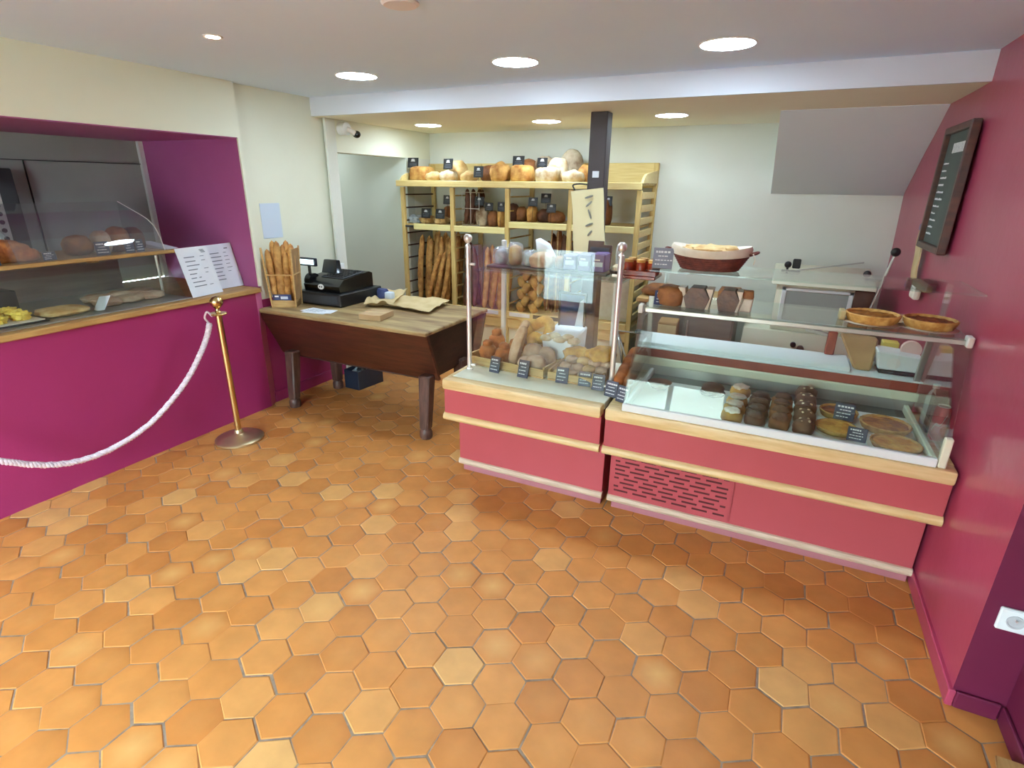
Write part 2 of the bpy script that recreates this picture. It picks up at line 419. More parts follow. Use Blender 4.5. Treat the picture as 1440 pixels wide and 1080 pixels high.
# rear part of the left wall: lintel over the passage, passage walls
S('wall_left_lintel', [(-3.72,XL-.012,3.94,YB,1.977,ZS,'wall_cream')])
S('wall_passage', [(-5.6,-3.72,4.93,5.05,0,2.3,'wall_grey_green'), (-3.72,XL-.012,4.93,5.05,0,1.977,'wall_grey_green'), (-5.6,-5.5,3.9,4.95,0,2.3,'wall_grey_green'), (-5.6,-3.95,3.82,3.94,0,2.3,'wall_grey_green')])
S('wall_left_corner', [(-3.72,XL-.012,5.05,YB,0,1.977,'wall_white')])
l = bpy.data.lights.new('passage_fill_light', 'AREA'); l.shape = 'DISK'; l.size = .25; l.energy = 5.5; l.color = (.86,.95,1)  # unseen area light added to brighten the passage
o = bpy.data.objects.new('passage_fill_light', l); col.objects.link(o); o.location = (-4.7,4.45,2.25); o['kind'] = 'helper'
S('ceiling_passage', [(-5.6,-3.72,3.82,5.05,2.26,2.3,'wall_grey_green')])
# ---- back wall, bulkhead, right wall
S('wall_back', [(-3.75,1.3,YB,YB+.1,0,ZC+.1,'wall_white')])
mb = MB(); mb.prism([(4.55,ZS+.02),(4.55,ZS-.004),(YB,1.69),(YB+.02,1.69),(YB+.02,ZS+.02)], -.15, 1.2, 'bulkhead_grey', 'yz'); struct('wall_bulkhead', mb)
def right_wall():
    mb = MB(); ny, nz_ = 30, 24; V = []; F = []
    for j in range(nz_+1):
        for i in range(ny+1):
            y = 2.0 + (YB+.05-2.0)*i/ny; z = (ZC+.05)*j/nz_
            d = .010*noise.noise(Vector((y*1.3, z*1.3, 5))) + .004*noise.noise(Vector((y*3.5, z*3.5, 9)))
            if i == 0: d = 0
            V.append((XR+d, y, z))
    for j in range(nz_):
        for i in range(ny): a = j*(ny+1)+i; F.append((a, a+1, a+ny+2, a+ny+1))
    mb.add(V, F, 'berry'); mb.box(XR+.03, XR+.5, 2.012, YB+.05, 0, ZC+.05, 'berry', 0)
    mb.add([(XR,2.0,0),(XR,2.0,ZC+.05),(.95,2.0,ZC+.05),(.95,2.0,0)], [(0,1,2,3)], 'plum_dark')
    struct('wall_right', mb, 60)
right_wall()
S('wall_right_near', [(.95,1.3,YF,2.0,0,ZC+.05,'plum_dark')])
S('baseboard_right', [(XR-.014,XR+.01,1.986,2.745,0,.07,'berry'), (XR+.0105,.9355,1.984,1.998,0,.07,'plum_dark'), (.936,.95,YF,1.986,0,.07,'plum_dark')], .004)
# ---- ceilings
S('ceiling', [(XBAY,1.3,YF-.1,YBEAM,ZC,ZC+.1,'ceiling_white')])
S('beam', [(XL-.06,XR+.02,YBEAM,YBEAM+.02,ZS,ZC+.05,'beam_white')])
S('ceiling_rear', [(-3.75,1.3,YBEAM+.02,YB+.1,ZS,ZC+.1,'soffit_cream')])
# ---- shop front behind the viewer: a glazed door and two windows
def front():
    ops = [('door_1',-3.14,-2.26,0,2.16),('window_2',-1.64,-.28,.22,2.2)]
    S('wall_front', [(XBAY,-3.14,YF-.25,YF,0,ZC+.05,'wall_cream'),(-2.26,-1.64,YF-.25,YF,0,ZC+.05,'wall_cream'),(-.28,1.3,YF-.25,YF,0,ZC+.05,'wall_cream')]
      + [(a,b,YF-.25,YF,z1,ZC+.05,'wall_cream') for n,a,b,z0,z1 in ops] + [(-1.64,-.28,YF-.25,YF,0,.22,'wall_cream')])
    for n, a, b, z0, z1 in ops:
        mb = MB(); w = .06
        fr = [(a,a+w,z0,z1),(b-w,b,z0,z1),(a,b,z1-w,z1),(a,b,z0,z0+w)]
        fr.append((-1.03,-.97,z0,z1) if n == 'window_2' else (a,b,0,.14))
        for q in fr: mb.box(q[0],q[1],YF-.16,YF-.1,q[2],q[3],'white_enamel',.004)
        mb.box(a+w,b-w,YF-.135,YF-.13,z0+w,z1-w,'glass',0)
        struct(n, mb)
        l = bpy.data.lights.new('daylight_portal', 'AREA'); l.shape = 'RECTANGLE'; l.size = b-a; l.size_y = z1-z0; l.cycles.is_portal = True
        o = bpy.data.objects.new('daylight_portal', l); col.objects.link(o); o.location = ((a+b)/2, YF-.2, (z0+z1)/2); o.rotation_euler = (PI/2, 0, 0); o['kind'] = 'helper'
    S('ground_street', [(-14,12,-16,YF-.25,-.12,-.02,'asphalt')])
    S('wall_street_facade', [(-14,12,-16.2,-16,-.02,5.0,'facade')])
front()
w = bpy.data.worlds.new('sky'); scene.world = w; w.use_nodes = True
bg = w.node_tree.nodes['Background']
bg.inputs[0].default_value = (.64,.84,1,1); bg.inputs[1].default_value = 50.0
# ---- lamps
def disc_lamp(x, y, z, r, label, group, glow='lamp_glow'):
    t = thing('ceiling_lamp', label, 'lamp', (x, y, z), 0, group)
    mb = MB(); mb.lathe([(r+.001,-.004),(r+.007,-.004),(r+.009,0),(r+.001,0)], 'lamp_rim', 40, (x,y,z)); mb.build('lamp_rim', t)
    mb = MB(); mb.lathe([(0,-.006),(r-.01,-.006),(r,-.004),(r,-.001)], glow, 40, (x,y,z)); mb.build('diffuser', t)
for i, (x, y) in enumerate(((-2.61,3.12),(-1.49,3.12),(-.38,3.13))):
    disc_lamp(x, y, ZC, .124, ['round white lamp on the main ceiling nearest the wall with the display bay','middle round white lamp of the three on the main ceiling','round white lamp on the main ceiling nearest the berry red wall'][i], 'lamps on the main ceiling')
for i, (x, y) in enumerate(((-3.08,4.62),(-1.93,4.66),(-.89,4.58))):
    disc_lamp(x, y, ZS, .115, ['round lamp on the lower ceiling above the passage end of the bread rack','round lamp on the lower ceiling beside the dark post','round lamp on the lower ceiling past the dark post, by the white wall'][i], 'lamps on the lower ceiling', 'lamp_glow_soft')
t = thing('spotlight', 'tiny recessed spotlight lit in the ceiling above the display bay', 'lamp', (-2.574,2.073,ZC))
mb = MB(); mb.lathe([(.030,-.003),(.042,-.006),(.044,0)], 'lamp_rim', 28, (-2.574,2.073,ZC)); mb.build('spot_ring', t)
mb = MB(); mb.lathe([(0,-.004),(.030,-.004)], 'spot_glow', 28, (-2.574,2.073,ZC)); mb.build('spot_lens', t)
t = thing('ceiling_speaker', 'round unlit pinkish fitting with a small centre, flat on the ceiling', 'ceiling fitting', (-1.44,2.0,ZC))
mb = MB(); mb.lathe([(.040,-.012),(.062,-.012),(.072,-.005),(.072,0)], 'pale_pink_plastic', 32, (-1.44,2.0,ZC)); mb.build('outer_ring', t)
mb = MB(); mb.lathe([(0,-.010),(.022,-.012),(.026,-.007),(.040,-.007)], 'lamp_rim', 32, (-1.44,2.0,ZC)); mb.build('inner_disc', t)
# ---- dark post with its sheet of bread drawings
t = thing('support_post', 'dark brown square post from floor to lower ceiling before the rack', 'post', (-1.325,4.25,0))
mb = MB(); mb.box(-1.39,-1.262,4.19,4.31,0,ZS-.001,'post_paint',.004); mb.build('post_shaft', t)
mb = MB(); mb.box(-1.352,-1.302,4.186,4.19,1.79,1.835,'paper',.001); a = mb.build('paper_label', t); a['label'] = 'small white square label'
t = thing('hanging_poster', 'cream sheet of small bread drawings hanging from the dark post', 'poster', (-1.34,4.16,1.7))
mb = MB(); pts = []; n = 10
rows = [at(803+6*k/n, 269+81*k/n, Y=4.15) for k in range(n+1)]; rows2 = [at(848+5*k/n, 264+81*k/n, Y=4.15) for k in range(n+1)]
V = []
for k in range(n+1):
    for q, p in ((0, rows[k]), (1, rows2[k])):
        for d in (0, .003): V.append((p.x, 4.15 + .012*math.sin(k*.6+q) - d, p.z - (.08*k/n)))
F = []
for k in range(n):
    a = k*4; b = a+4; F += [(a+1,a+3,b+3,b+1),(a,b,b+2,a+2),(a,a+1,b+1,b),(a+2,b+2,b+3,a+3)]
F += [(0,2,3,1),(n*4,n*4+1,n*4+3,n*4+2)]
mb.add(V, F, 'poster_cream'); mb.build('sheet', t)
mb = MB()
for k, (px, py, L, an) in enumerate(((828,277,.075,.3),(828,287,.07,.75),(829,301,.08,-1.2),(828,316,.07,.4),(829,328,.06,.9))):
    p = at(px, py, Y=4.128)
    mb.blob(L*.9, .015, .006, 'poster_mark', seed=k, nu=14, nv=8, T=Matrix.Translation((p.x, 4.134, p.z)) @ Matrix.Rotation(PI/2, 4, 'X') @ Matrix.Rotation(an, 4, 'Z'))
mb.build('drawings', t)
mb = MB(); mb.tube(cat_rom([(-1.47,4.15,1.70),(-1.49,4.16,1.735),(-1.44,4.17,1.745),(-1.38,4.18,1.74)],5), .006, 'black', 8); mb.build('hook', t)
# ---- small fixtures on the walls
t = thing('security_camera', 'white ball security camera with a black lens high by the passage', 'camera', (-3.6,4.06,2.16))
mb = MB(); mb.cyl((XL-.012,4.01,2.165),(-3.50,4.01,2.165),.052,'white_enamel',n=24); mb.build('mount', t)
mb = MB(); mb.cyl((-3.50,4.01,2.165),(-3.46,4.06,2.13),.02,'lamp_rim'); mb.build('arm', t)
mb = MB(); mb.blob(.075,.06,.06,'black_gloss',nz=0,e=1,flat=0,T=Matrix.Translation((-3.46,4.08,2.095))); a = mb.build('lens', t); a['label'] = 'black lens ball'
t = thing('wall_socket', 'square white wall socket on the berry wall return near the floor', 'socket', (.88,1.998,.41))
mb = MB(); mb.box(.838,.925,1.985,1.999,.37,.455,'white_enamel',.004); mb.build('cover_plate', t)
mb = MB(); mb.lathe([(.024,-.002),(.024,.004),(.020,.004),(.018,.0006),(0,.0006)], 'socket_grey', 28, T=Matrix.Translation((.882,1.985,.412)) @ Matrix.Rotation(PI/2,4,'X')); mb.build('socket_ring', t)
mb = MB(); mb.cyl((.882,1.9845,.420),(.882,1.976,.420),.0035,'steel',n=10); mb.build('earth_pin', t)
p = at(478,378,X=-3.56)
t = thing('switch_box', 'small white box on the wall edge behind the cash register', 'switch', (p.x,p.y,p.z))
mb = MB(); mb.box(XL-.004,XL+.03,p.y-.035,p.y+.035,p.z-.06,p.z+.05,'white_enamel',.006); mb.build('housing', t)
mb = MB(); mb.box(XL+.03,XL+.036,p.y-.015,p.y+.015,p.z-.02,p.z+.02,'lamp_rim',.003); mb.build('rocker', t)
a, b = at(364,287,X=-3.605), at(397,335,X=-3.605)
mb = MB(); mb.box(-3.6095,-3.6065,3.09,3.28,1.315,1.575,'paper_blue',.001)
solo(mb, 'wall_mounted_paper', 'blank pale blue sheet stuck on the cream wall above the baguette basket', 'paper sheet')
# blackboard on the berry wall
t = thing('price_board', 'tall narrow framed blackboard of chalk lines on the berry wall', 'blackboard', (.79,3.9,1.74))
y0, y1, z0, z1 = 3.645, 4.165, 1.43, 2.045
mb = MB(); mb.box(XR-.030,XR-.012,y0,y1,z0,z1,'board_green',.002); mb.build('panel', t)
mb = MB()
for q in ((y0-.02,y0+.015,z0-.02,z1+.02),(y1-.015,y1+.02,z0-.02,z1+.02),(y0+.01,y1-.01,z0-.02,z0+.015),(y0+.01,y1-.01,z1-.015,z1+.02)): mb.box(XR-.055,XR-.014,q[0],q[1],q[2],q[3],'walnut',.004)
mb.build('frame', t)
mb = MB(); r = random.Random(3)
for k, w_ in enumerate((.05,.045,.04,.05)):                       # heading strokes
    yy = 3.98 - k*.06
    for s_ in range(2): mb.box(XR-.033,XR-.0302,yy-.022+s_*.03,yy-.010+s_*.03,1.925,1.975,'chalk',0)
    mb.box(XR-.033,XR-.0302,yy-.02,yy+.02,1.945+.012*(k % 2),1.953+.012*(k % 2),'chalk',0)
for k in range(11):
    zz = 1.87 - k*.038; L = r.uniform(.07,.16); yy = 4.12
    while L > 0:
        w_ = r.uniform(.014,.03); mb.box(XR-.033,XR-.0302,yy-w_,yy,zz,zz+r.uniform(.006,.011),'chalk',0); yy -= w_+.006; L -= w_+.006
    mb.box(XR-.033,XR-.0302,3.70,3.735,zz,zz+.007,'chalk',0)
mb.build('lettering', t)
t = thing('hanging_paper_bag', 'strip of paper bags hanging on the berry wall under the blackboard', 'paper bag', (.79,4.25,1.35))
mb = MB(); V = []; n = 10
for k in range(n+1):
    f_ = k/n; zc = 1.50-.30*f_; yc = 4.27-.10*f_+.012*math.sin(f_*9)
    for s_ in (-1, 1):
        for d in (.004, .012): V.append((XR-.012-d-.01*math.sin(f_*PI), yc+s_*.075*(1+.15*math.sin(f_*7+s_)), zc))
F = []
for k in range(n):
    a_ = k*4; b_ = a_+4; F += [(a_+1,a_+3,b_+3,b_+1),(a_,b_,b_+2,a_+2),(a_,a_+1,b_+1,b_),(a_+2,b_+2,b_+3,a_+3)]
F += [(0,2,3,1),(n*4,n*4+1,n*4+3,n*4+2)]
mb.add(V, F, 'kraft'); mb.build('bag_body', t)
mb = MB(); mb.box(XR-.036,XR-.012,4.19,4.34,1.495,1.535,'purple_pack',.008); a = mb.build('bag_top', t); a['label'] = 'violet top edge'
t = thing('wall_bracket', 'small brown wooden bracket with a hanging cloth on the berry wall', 'wall bracket', (.75,3.95,1.2))
mb = MB(); mb.box(XR-.06,XR-.012,3.70,4.02,1.20,1.235,'kraft_dark',.008); mb.build('bracket_bar', t)
mb = MB(); mb.box(XR-.05,XR-.014,3.93,4.06,1.12,1.199,'linen',.01); mb.build('cloth', t)
# something brown standing in the near corner
t = thing('wooden_box', 'brown wooden box top at the foot of the near berry wall', 'box', (.93,1.7,0))
mb = MB(); mb.hull8([(.872,1.76,0),(.935,1.76,0),(.935,1.35,0),(.80,1.35,0)],[(.872,1.76,.05),(.935,1.76,.05),(.935,1.35,.05),(.80,1.35,.05)],'walnut_leg',.004); mb.build('box_body', t)
mb = MB(); mb.hull8([(.864,1.77,.0501),(.935,1.77,.0501),(.935,1.34,.0501),(.79,1.34,.0501)],[(.864,1.77,.062),(.935,1.77,.062),(.935,1.34,.062),(.79,1.34,.062)],'oak_y',.003); mb.build('box_lid', t)
# ================================================================== helpers for repeats
def price_tag(loc, w, h, label, group, mat='black_tag', tilt=-.15, rz=0, seed=0, pick=0, style=0):
    """a little card: plate, chalked marks, and a pick when it is stuck in a loaf; loc is the foot of the card"""
    t = thing('price_tag', label, 'price tag', loc, rz, group)
    T = Matrix.Rotation(tilt, 4, 'X'); r = random.Random(seed*13+5)
    z0 = pick
    mb = MB(); mb.box(-w/2,w/2,0,.004,z0,z0+h,mat,.0012,T=T); mb.build('card', t, world=False)
    mb = MB(); y = -.0008
    if style == 0:                                               # small emblem at the top and faint lines
        mb.lathe([(0,0),(w*.17,0)],'chalk',14,T=T @ Matrix.Translation((0,y,z0+h*.76)) @ Matrix.Rotation(PI/2,4,'X') @ Matrix.Diagonal((1,.55,1,1)))
        mb.box(-w*.2,w*.2,y,0,z0+h*.62,z0+h*.67,'chalk',0,T=T)
        for k in range(3): L = r.uniform(.5,.8)*w; mb.box(-L/2,L/2,y*.5,0,z0+h*(.42-.13*k),z0+h*(.445-.13*k),'ink',0,T=T)
    else:                                                        # chalk handwriting in short strokes
        for k in range(4):
            x = -w*.38; L = r.uniform(.45,.76)*w; hh = h*(.10 if k == 0 else .05); zz = z0+h*(.80-.2*k)
            if k == 1: x = -w*.25
            while x < -w*.38+L:
                s_ = r.uniform(.06,.16)*w; a = r.uniform(-.5,.5)
                mb.box(x,x+s_,y,0,zz-hh/2,zz+hh/2,'chalk',0,T=T); x += s_+r.uniform(.015,.05)*w
    mb.build('lettering', t, world=False)
    if pick:
        mb = MB(); mb.cyl((0,.006,0),(0,.006,pick+h*.4),.0018,'black',n=6,); 
        o = mb.build('pick', t, world=False); o.matrix_basis = T
    elif style == 1:
        mb = MB(); mb.box(-w*.3,w*.3,.001,h*.42,0,.003,mat,.001); mb.build('stand_foot', t, world=False)
    return t
def baguette_mb(L, r, mat, seed=0, n=12, ns=28, cuts=5, bend=.0):
    mb = MB(); V = []; F = []; off = Vector((seed*3.1, 0, seed*1.7))
    for i in range(ns+1):
        t = i/ns; e = max(0, 1-abs(2*t-1)**5)**.5; z = L*t
        bx = bend*math.sin(PI*t)
        for k in range(n):
            a = 2*PI*k/n
            c = 1 + .16*max(0, math.cos(a))*math.sin(2*PI*cuts*t + 1.4*math.sin(a)) + .1*noise.noise(Vector((math.cos(a)*1.5, math.sin(a)*1.5, z*9))+off)
            rr = r*e*c
            V.append((bx+rr*math.sin(a), -rr*math.cos(a)*.9, z))
    for i in range(ns):
        for k in range(n): F.append((i*n+k, i*n+(k+1) % n, (i+1)*n+(k+1) % n, (i+1)*n+k))
    F += [tuple(reversed(range(n))), tuple(range(ns*n, ns*n+n))]
    mb.add(V, F, mat); return mb
class Proto:
    """meshes shared by copies of one small thing"""
    def __init__(s): s.d = {}
    def put(s, key, maker, name, label, cat, loc, rot, group, sc=1):
        if key not in s.d: o = maker().build(name, smooth=50); s.d[key] = o
        else: o = s.d[key].copy(); col.objects.link(o)
        o.location = loc; o.rotation_euler = rot; o.scale = (sc, sc, sc) if not isinstance(sc, tuple) else sc
        return tag(o, label, cat, group)
PR = Proto()
# ================================================================== kneading-trough table
t = thing('trough_table', 'antique dark wooden kneading trough on legs used as counter table', 'table', (-2.79,3.35,0))
TX0, TX1, TY0, TY1 = -3.60, -2.03, 2.935, 3.80
mb = MB(); mb.box(TX0,TX1,TY0-.012,TY1,.772,.80,'table_top',.006); mb.build('tabletop', t)
for nm, ya, yb in (('front_board', TY0, TY0+.13), ('back_board', TY1-.02, TY1-.15)):
    s_ = 1 if nm == 'front_board' else -1
    mb = MB(); mb.hull8([(TX0+.06,yb,.42),(TX1-.0,yb,.42),(TX1-.0,yb+.03*s_,.42),(TX0+.06,yb+.03*s_,.42)] if s_ > 0 else [(TX0+.06,yb-.03,.42),(TX1,yb-.03,.42),(TX1,yb,.42),(TX0+.06,yb,.42)],
                        [(TX0,ya,.772),(TX1,ya,.772),(TX1,ya+.03*s_,.772),(TX0,ya+.03*s_,.772)] if s_ > 0 else [(TX0,ya-.03,.772),(TX1,ya-.03,.772),(TX1,ya,.772),(TX0,ya,.772)], 'walnut', .004)
    mb.build(nm, t)
for nm, x in (('end_board', TX1-.06), ('end_board', TX0+.09)):
    mb = MB(); mb.hull8([(x-.03,TY0+.15,.43),(x,TY0+.15,.43),(x,TY1-.17,.43),(x-.03,TY1-.17,.43)],[(x-.03,TY0+.03,.772),(x,TY0+.03,.772),(x,TY1-.05,.772),(x-.03,TY1-.05,.772)],'walnut_dark',.003); mb.build(nm, t)
mb = MB(); mb.box(TX0+.09,TX1-.09,TY0+.15,TY1-.17,.40,.425,'walnut_dark',.004); mb.build('trough_bottom', t)
for i, (x, y) in enumerate(((-3.38,3.0),(-2.10,3.0),(-3.38,3.46),(-2.10,3.46))):
    mb = MB(); a, b = .036, .046; o_ = -.02 if y < 3.2 else .02
    mb.hull8([(x-a,y-a+o_,0.07),(x+a,y-a+o_,.07),(x+a,y+a+o_,.07),(x-a,y+a+o_,.07)],[(x-b,y-b+.02,.47),(x+b,y-b+.02,.47),(x+b,y+b+.02,.47),(x-b,y+b+.02,.47)],'walnut_leg',.010)
    mb.lathe([(.040,0),(.046,.012),(.046,.05),(.036,.075)],'walnut_leg',12,(x,y+o_,0)); mb.build('leg', t)
# crate under the table
t = thing('plastic_crate', 'dark navy plastic crate with a bag inside under the wooden table', 'crate', (-3.28,3.62,0), 0)
c = [(-3.335,3.52),(-3.17,3.51),(-3.13,3.80),(-3.33,3.82)]
mb = MB()
for a, b in zip(c, c[1:]+c[:1]):
    d = Vector((b[0]-a[0], b[1]-a[1])); nrm = Vector((-d.y, d.x)).normalized()*.006
    mb.hull8([(a[0],a[1],.004),(b[0],b[1],.004),(b[0]+nrm.x,b[1]+nrm.y,.004),(a[0]+nrm.x,a[1]+nrm.y,.004)],[(a[0]*1.0,a[1],.17),(b[0],b[1],.17),(b[0]+nrm.x,b[1]+nrm.y,.17),(a[0]+nrm.x,a[1]+nrm.y,.17)],'plastic_navy',.002)
mb.prism(c, 0, .006, 'plastic_navy', 'xy'); mb.build('crate_shell', t)
mb = MB(); mb.blob(.13,.2,.10,'clear_bag',seed=4,nz=.3,c=(-3.24,3.66,.07)); mb.blob(.07,.07,.05,'black',seed=2,nz=.3,c=(-3.22,3.62,.14)); mb.build('bag_contents', t)
# ================================================================== baguette basket on the table
gx, gy, grz = -3.485, 3.125, .50
t = thing('baguette_basket', 'tall open wooden basket of baguettes standing on the wooden table', 'basket', (gx,gy,.80), grz)
w0, w1, H0 = .090, .110, .46
mb = MB()
cs0 = [(-w0,-.075),(w0,-.075),(w0,.075),(-w0,.075)]; cs1 = [(-w1,-.105),(w1,-.105),(w1,.085),(-w1,.085)]
def ring(f_): return [(a[0]+(b[0]-a[0])*f_, a[1]+(b[1]-a[1])*f_, .002+H0*f_) for a, b in zip(cs0, cs1)]
lo, hi = ring(0), ring(1)
for p_, q_ in zip(lo, hi): mb.cyl(p_, q_, .0075, 'oak', n=6)
a = mb.build('corner_slats', t, world=False)
mb = MB(); a, b = ring(0), ring(.12)
for i in range(4):
    j = (i+1) % 4; d = (Vector(a[j])-Vector(a[i])).normalized(); nrm = Vector((-d.y, d.x, 0))*.008
    mb.hull8([a[i],a[j],tuple(Vector(a[j])+nrm),tuple(Vector(a[i])+nrm)],[b[i],b[j],tuple(Vector(b[j])+nrm),tuple(Vector(b[i])+nrm)],'oak',.002)
mb.prism([(q[0],q[1]) for q in a], .0005, .008, 'oak', 'xy'); mb.build('bottom_box', t, world=False)
mb = MB(); mb.tube(ring(.55), .006, 'oak', 6, closed=True); mb.build('hoop', t, world=False)
mb = MB(); a, b = ring(0), ring(.97)
mb.hull8([a[1],a[2],(a[2][0]-.004,a[2][1],a[2][2]),(a[1][0]-.004,a[1][1],a[1][2])],[b[1],b[2],(b[2][0]-.004,b[2][1],b[2][2]),(b[1][0]-.004,b[1][1],b[1][2])],'kraft_dark',.001); mb.build('side_panel', t, world=False)
mb = MB(); mb.box(-.075,.065,-.085,-.079,.060,.105,'navy',.002); mb.box(-.06,-.03,-.0865,-.085,.085,.096,'chalk',0); mb.box(-.015,.04,-.0865,-.085,.07,.09,'paper_blue',0); a = mb.build('blue_label', t, world=False); a['label'] = 'blue printed label in the basket foot'
TG = Matrix.Translation((gx,gy,.80)) @ Matrix.Rotation(grz,4,'Z')
for i, (dx, dy, L, tx, ty) in enumerate(((-.060,-.040,.44,-.07,.05),(-.018,-.045,.50,-.01,.06),(.026,-.04,.42,.04,.06),(-.04,.02,.50,-.05,0),(.005,.01,.47,.02,0),(.058,.0,.48,.06,-.03),(.02,.045,.50,.02,-.05))):
    p = TG @ Vector((dx,dy,.0085))
    PR.put(('bb', i % 3), lambda: baguette_mb(.48,.030,'crust_baguette',seed=i), 'baguette', 'baguette standing upright in the wooden basket on the dark table', 'bread', p, (-ty*.6,tx,grz+[.2,-.3,.1,.5,0,-.2,.3][i]), 'baguettes in the table basket', L/.48)
# ================================================================== cash register
t = thing('cash_register', 'black electronic cash register with lit customer display on the wooden table', 'cash register', (-3.25,3.52,.8))
mb = MB(); mb.box(-3.50,-3.045,3.25,3.76,.803,.902,'black',.006); mb.build('cash_drawer', t)
mb = MB(); mb.box(-3.47,-3.07,3.246,3.251,.815,.885,'charcoal',.002); mb.build('drawer_front', t)
mb = MB(); mb.prism([(3.30,.903),(3.29,.955),(3.35,1.005),(3.66,1.035),(3.70,1.02),(3.70,.903)], -3.455, -3.085, 'black_gloss', 'yz'); mb.build('register_body', t)
mb = MB(); mb.cyl((-3.455,3.36,.972),(-3.40,3.36,.972),.062,'black_gloss',n=24); mb.build('printer_cover', t)
mb = MB(); mb.hull8([(-3.33,3.36,1.009),(-3.10,3.36,1.009),(-3.10,3.62,1.034),(-3.33,3.62,1.034)],[(-3.325,3.365,1.017),(-3.105,3.365,1.017),(-3.105,3.615,1.042),(-3.325,3.615,1.042)],'charcoal',.002); kb = mb.build('keyboard', t)
mb = MB()
for i in range(7):
    for j in range(6): x_ = -3.315+i*.030; y_ = 3.375+j*.039; z_ = 1.018+(y_-3.365)*.1; mb.box(x_,x_+.022,y_,y_+.028,z_,z_+.006,'black',.001)
mb.build('keys', kb)
mb = MB(); mb.hull8([(-3.40,3.44,1.03),(-3.24,3.44,1.03),(-3.22,3.49,1.03),(-3.38,3.49,1.03)],[(-3.42,3.50,1.13),(-3.28,3.50,1.13),(-3.26,3.52,1.13),(-3.40,3.52,1.13)],'black_gloss',.004); mb.build('operator_screen', t)
mb = MB(); mb.cyl((-3.425,3.34,1.0),(-3.425,3.34,1.125),.012,'black',n=12); mb.build('display_pole', t)
mb = MB(); mb.box(-3.515,-3.335,3.318,3.345,1.095,1.16,'plastic_navy',.005,); o = mb.build('customer_display', t)
mb = MB(); mb.box(-3.50,-3.35,3.3155,3.318,1.108,1.148,'screen',.001); a = mb.build('display_screen', o); a['label'] = 'lit pale display window'
mb = MB(); T = Matrix.Translation((-3.27,3.2885,.945)) @ Matrix.Rotation(PI/2-.05,4,'X') @ Matrix.Diagonal((1.45,1,1,1))
mb.lathe([(.021,0),(.021,.003),(0,.003)],'chalk',24,T=T)
for x_ in (-.012,.002): mb.box(x_,x_+.008,-.006,.006,.003,.0036,'charcoal',0,T=T)
mb.build('maker_badge', t)
# papers, kraft sheets, box
mb = MB()
for k, (dx, dy, a) in enumerate(((0,0,.12),(.03,.02,.3),(-.03,.015,-.1))):
    T = Matrix.Translation((-3.12+dx,3.07+dy,.8006+k*.0012)) @ Matrix.Rotation(a,4,'Z'); mb.box(-.10,.10,-.062,.062,0,.001,'paper',0,T=T)
    if k == 2:
        for j in range(4): mb.box(-.07,.05+.01*j,-.04+j*.022,-.034+j*.022,.001,.0012,'ink',0,T=T)
solo(mb, 'receipt_papers', 'few white printed papers lying before the cash register', 'papers')
def crumpled(name, quad, label, seed, lift):
    mb = MB(); n, m_ = 14, 10; V = []; F = []
    q = [at(*p, Z=.8) for p in quad]
    for j in range(m_+1):
        for i in range(n+1):
            u, v = i/n, j/m_
            p = q[0]*(1-u)*(1-v)+q[1]*u*(1-v)+q[2]*u*v+q[3]*(1-u)*v
            e = max(abs(2*u-1), abs(2*v-1))
            h = .004+.006*abs(noise.noise(Vector((u*3,v*3,seed)))) + lift*max(0,e-.72)**1.5*(.5+1.2*abs(noise.noise(Vector((u*2.2,v*2.2,seed+9)))))*4
            V.append((p.x+.012*noise.noise(Vector((u*4,v*4,seed+3))), p.y+.012*noise.noise(Vector((u*4,v*4,seed+5))), .8008+h))
    N = len(V); V += [(a,b,c-.0018) for a,b,c in V]
    for j in range(m_):
        for i in range(n):
            a = j*(n+1)+i; f_ = (a,a+1,a+n+2,a+n+1); F.append(f_); F.append(tuple(N+x for x in reversed(f_)))
    for i in range(n):
        for a, b in ((i,i+1),(m_*(n+1)+i+1,m_*(n+1)+i)): F.append((b,a,N+a,N+b))
    for j in range(m_):
        for a, b in (((j+1)*(n+1),j*(n+1)),(j*(n+1)+n,(j+1)*(n+1)+n)): F.append((b,a,N+a,N+b))
    mb.add(V, F, 'kraft'); solo(mb, name, label, 'wrapping paper', group='kraft sheets on the table')
crumpled('kraft_sheet', [(512,433),(553,434),(574,413),(536,414)], 'crumpled kraft paper sheet nearer the cash register on the table', 1, .09)
crumpled('kraft_sheet', [(540,433),(603,443),(632,428),(568,419)], 'larger flat kraft paper sheet behind the small cardboard box on the table', 6, .06)
t = thing('cardboard_box', 'small flat closed cardboard box on the front edge of the table', 'box', (-2.60,3.13,.8), .15)
mb = MB(); mb.box(-.088,.088,-.10,.10,.001,.042,'kraft_box',.002); mb.build('carton', t, world=False)
mb = MB(); mb.box(-.088,.088,-.006,.006,.042,.0428,'kraft',0); mb.build('lid_seam', t, world=False)
p = Vector((-3.03,3.735,.8))
t = thing('storage_pouch', 'navy blue pouch with a white end behind the kraft paper', 'pouch', (p.x,p.y,.8))
mb = MB(); mb.blob(.13,.085,.085,'navy',seed=3,nz=.12,e=.5,c=(p.x-.01,p.y,.801)); mb.build('pouch_body', t)
mb = MB(); mb.box(p.x+.05,p.x+.12,p.y-.03,p.y+.03,.801,.862,'paper_blue',.01); a = mb.build('white_end', t); a['label'] = 'white end'
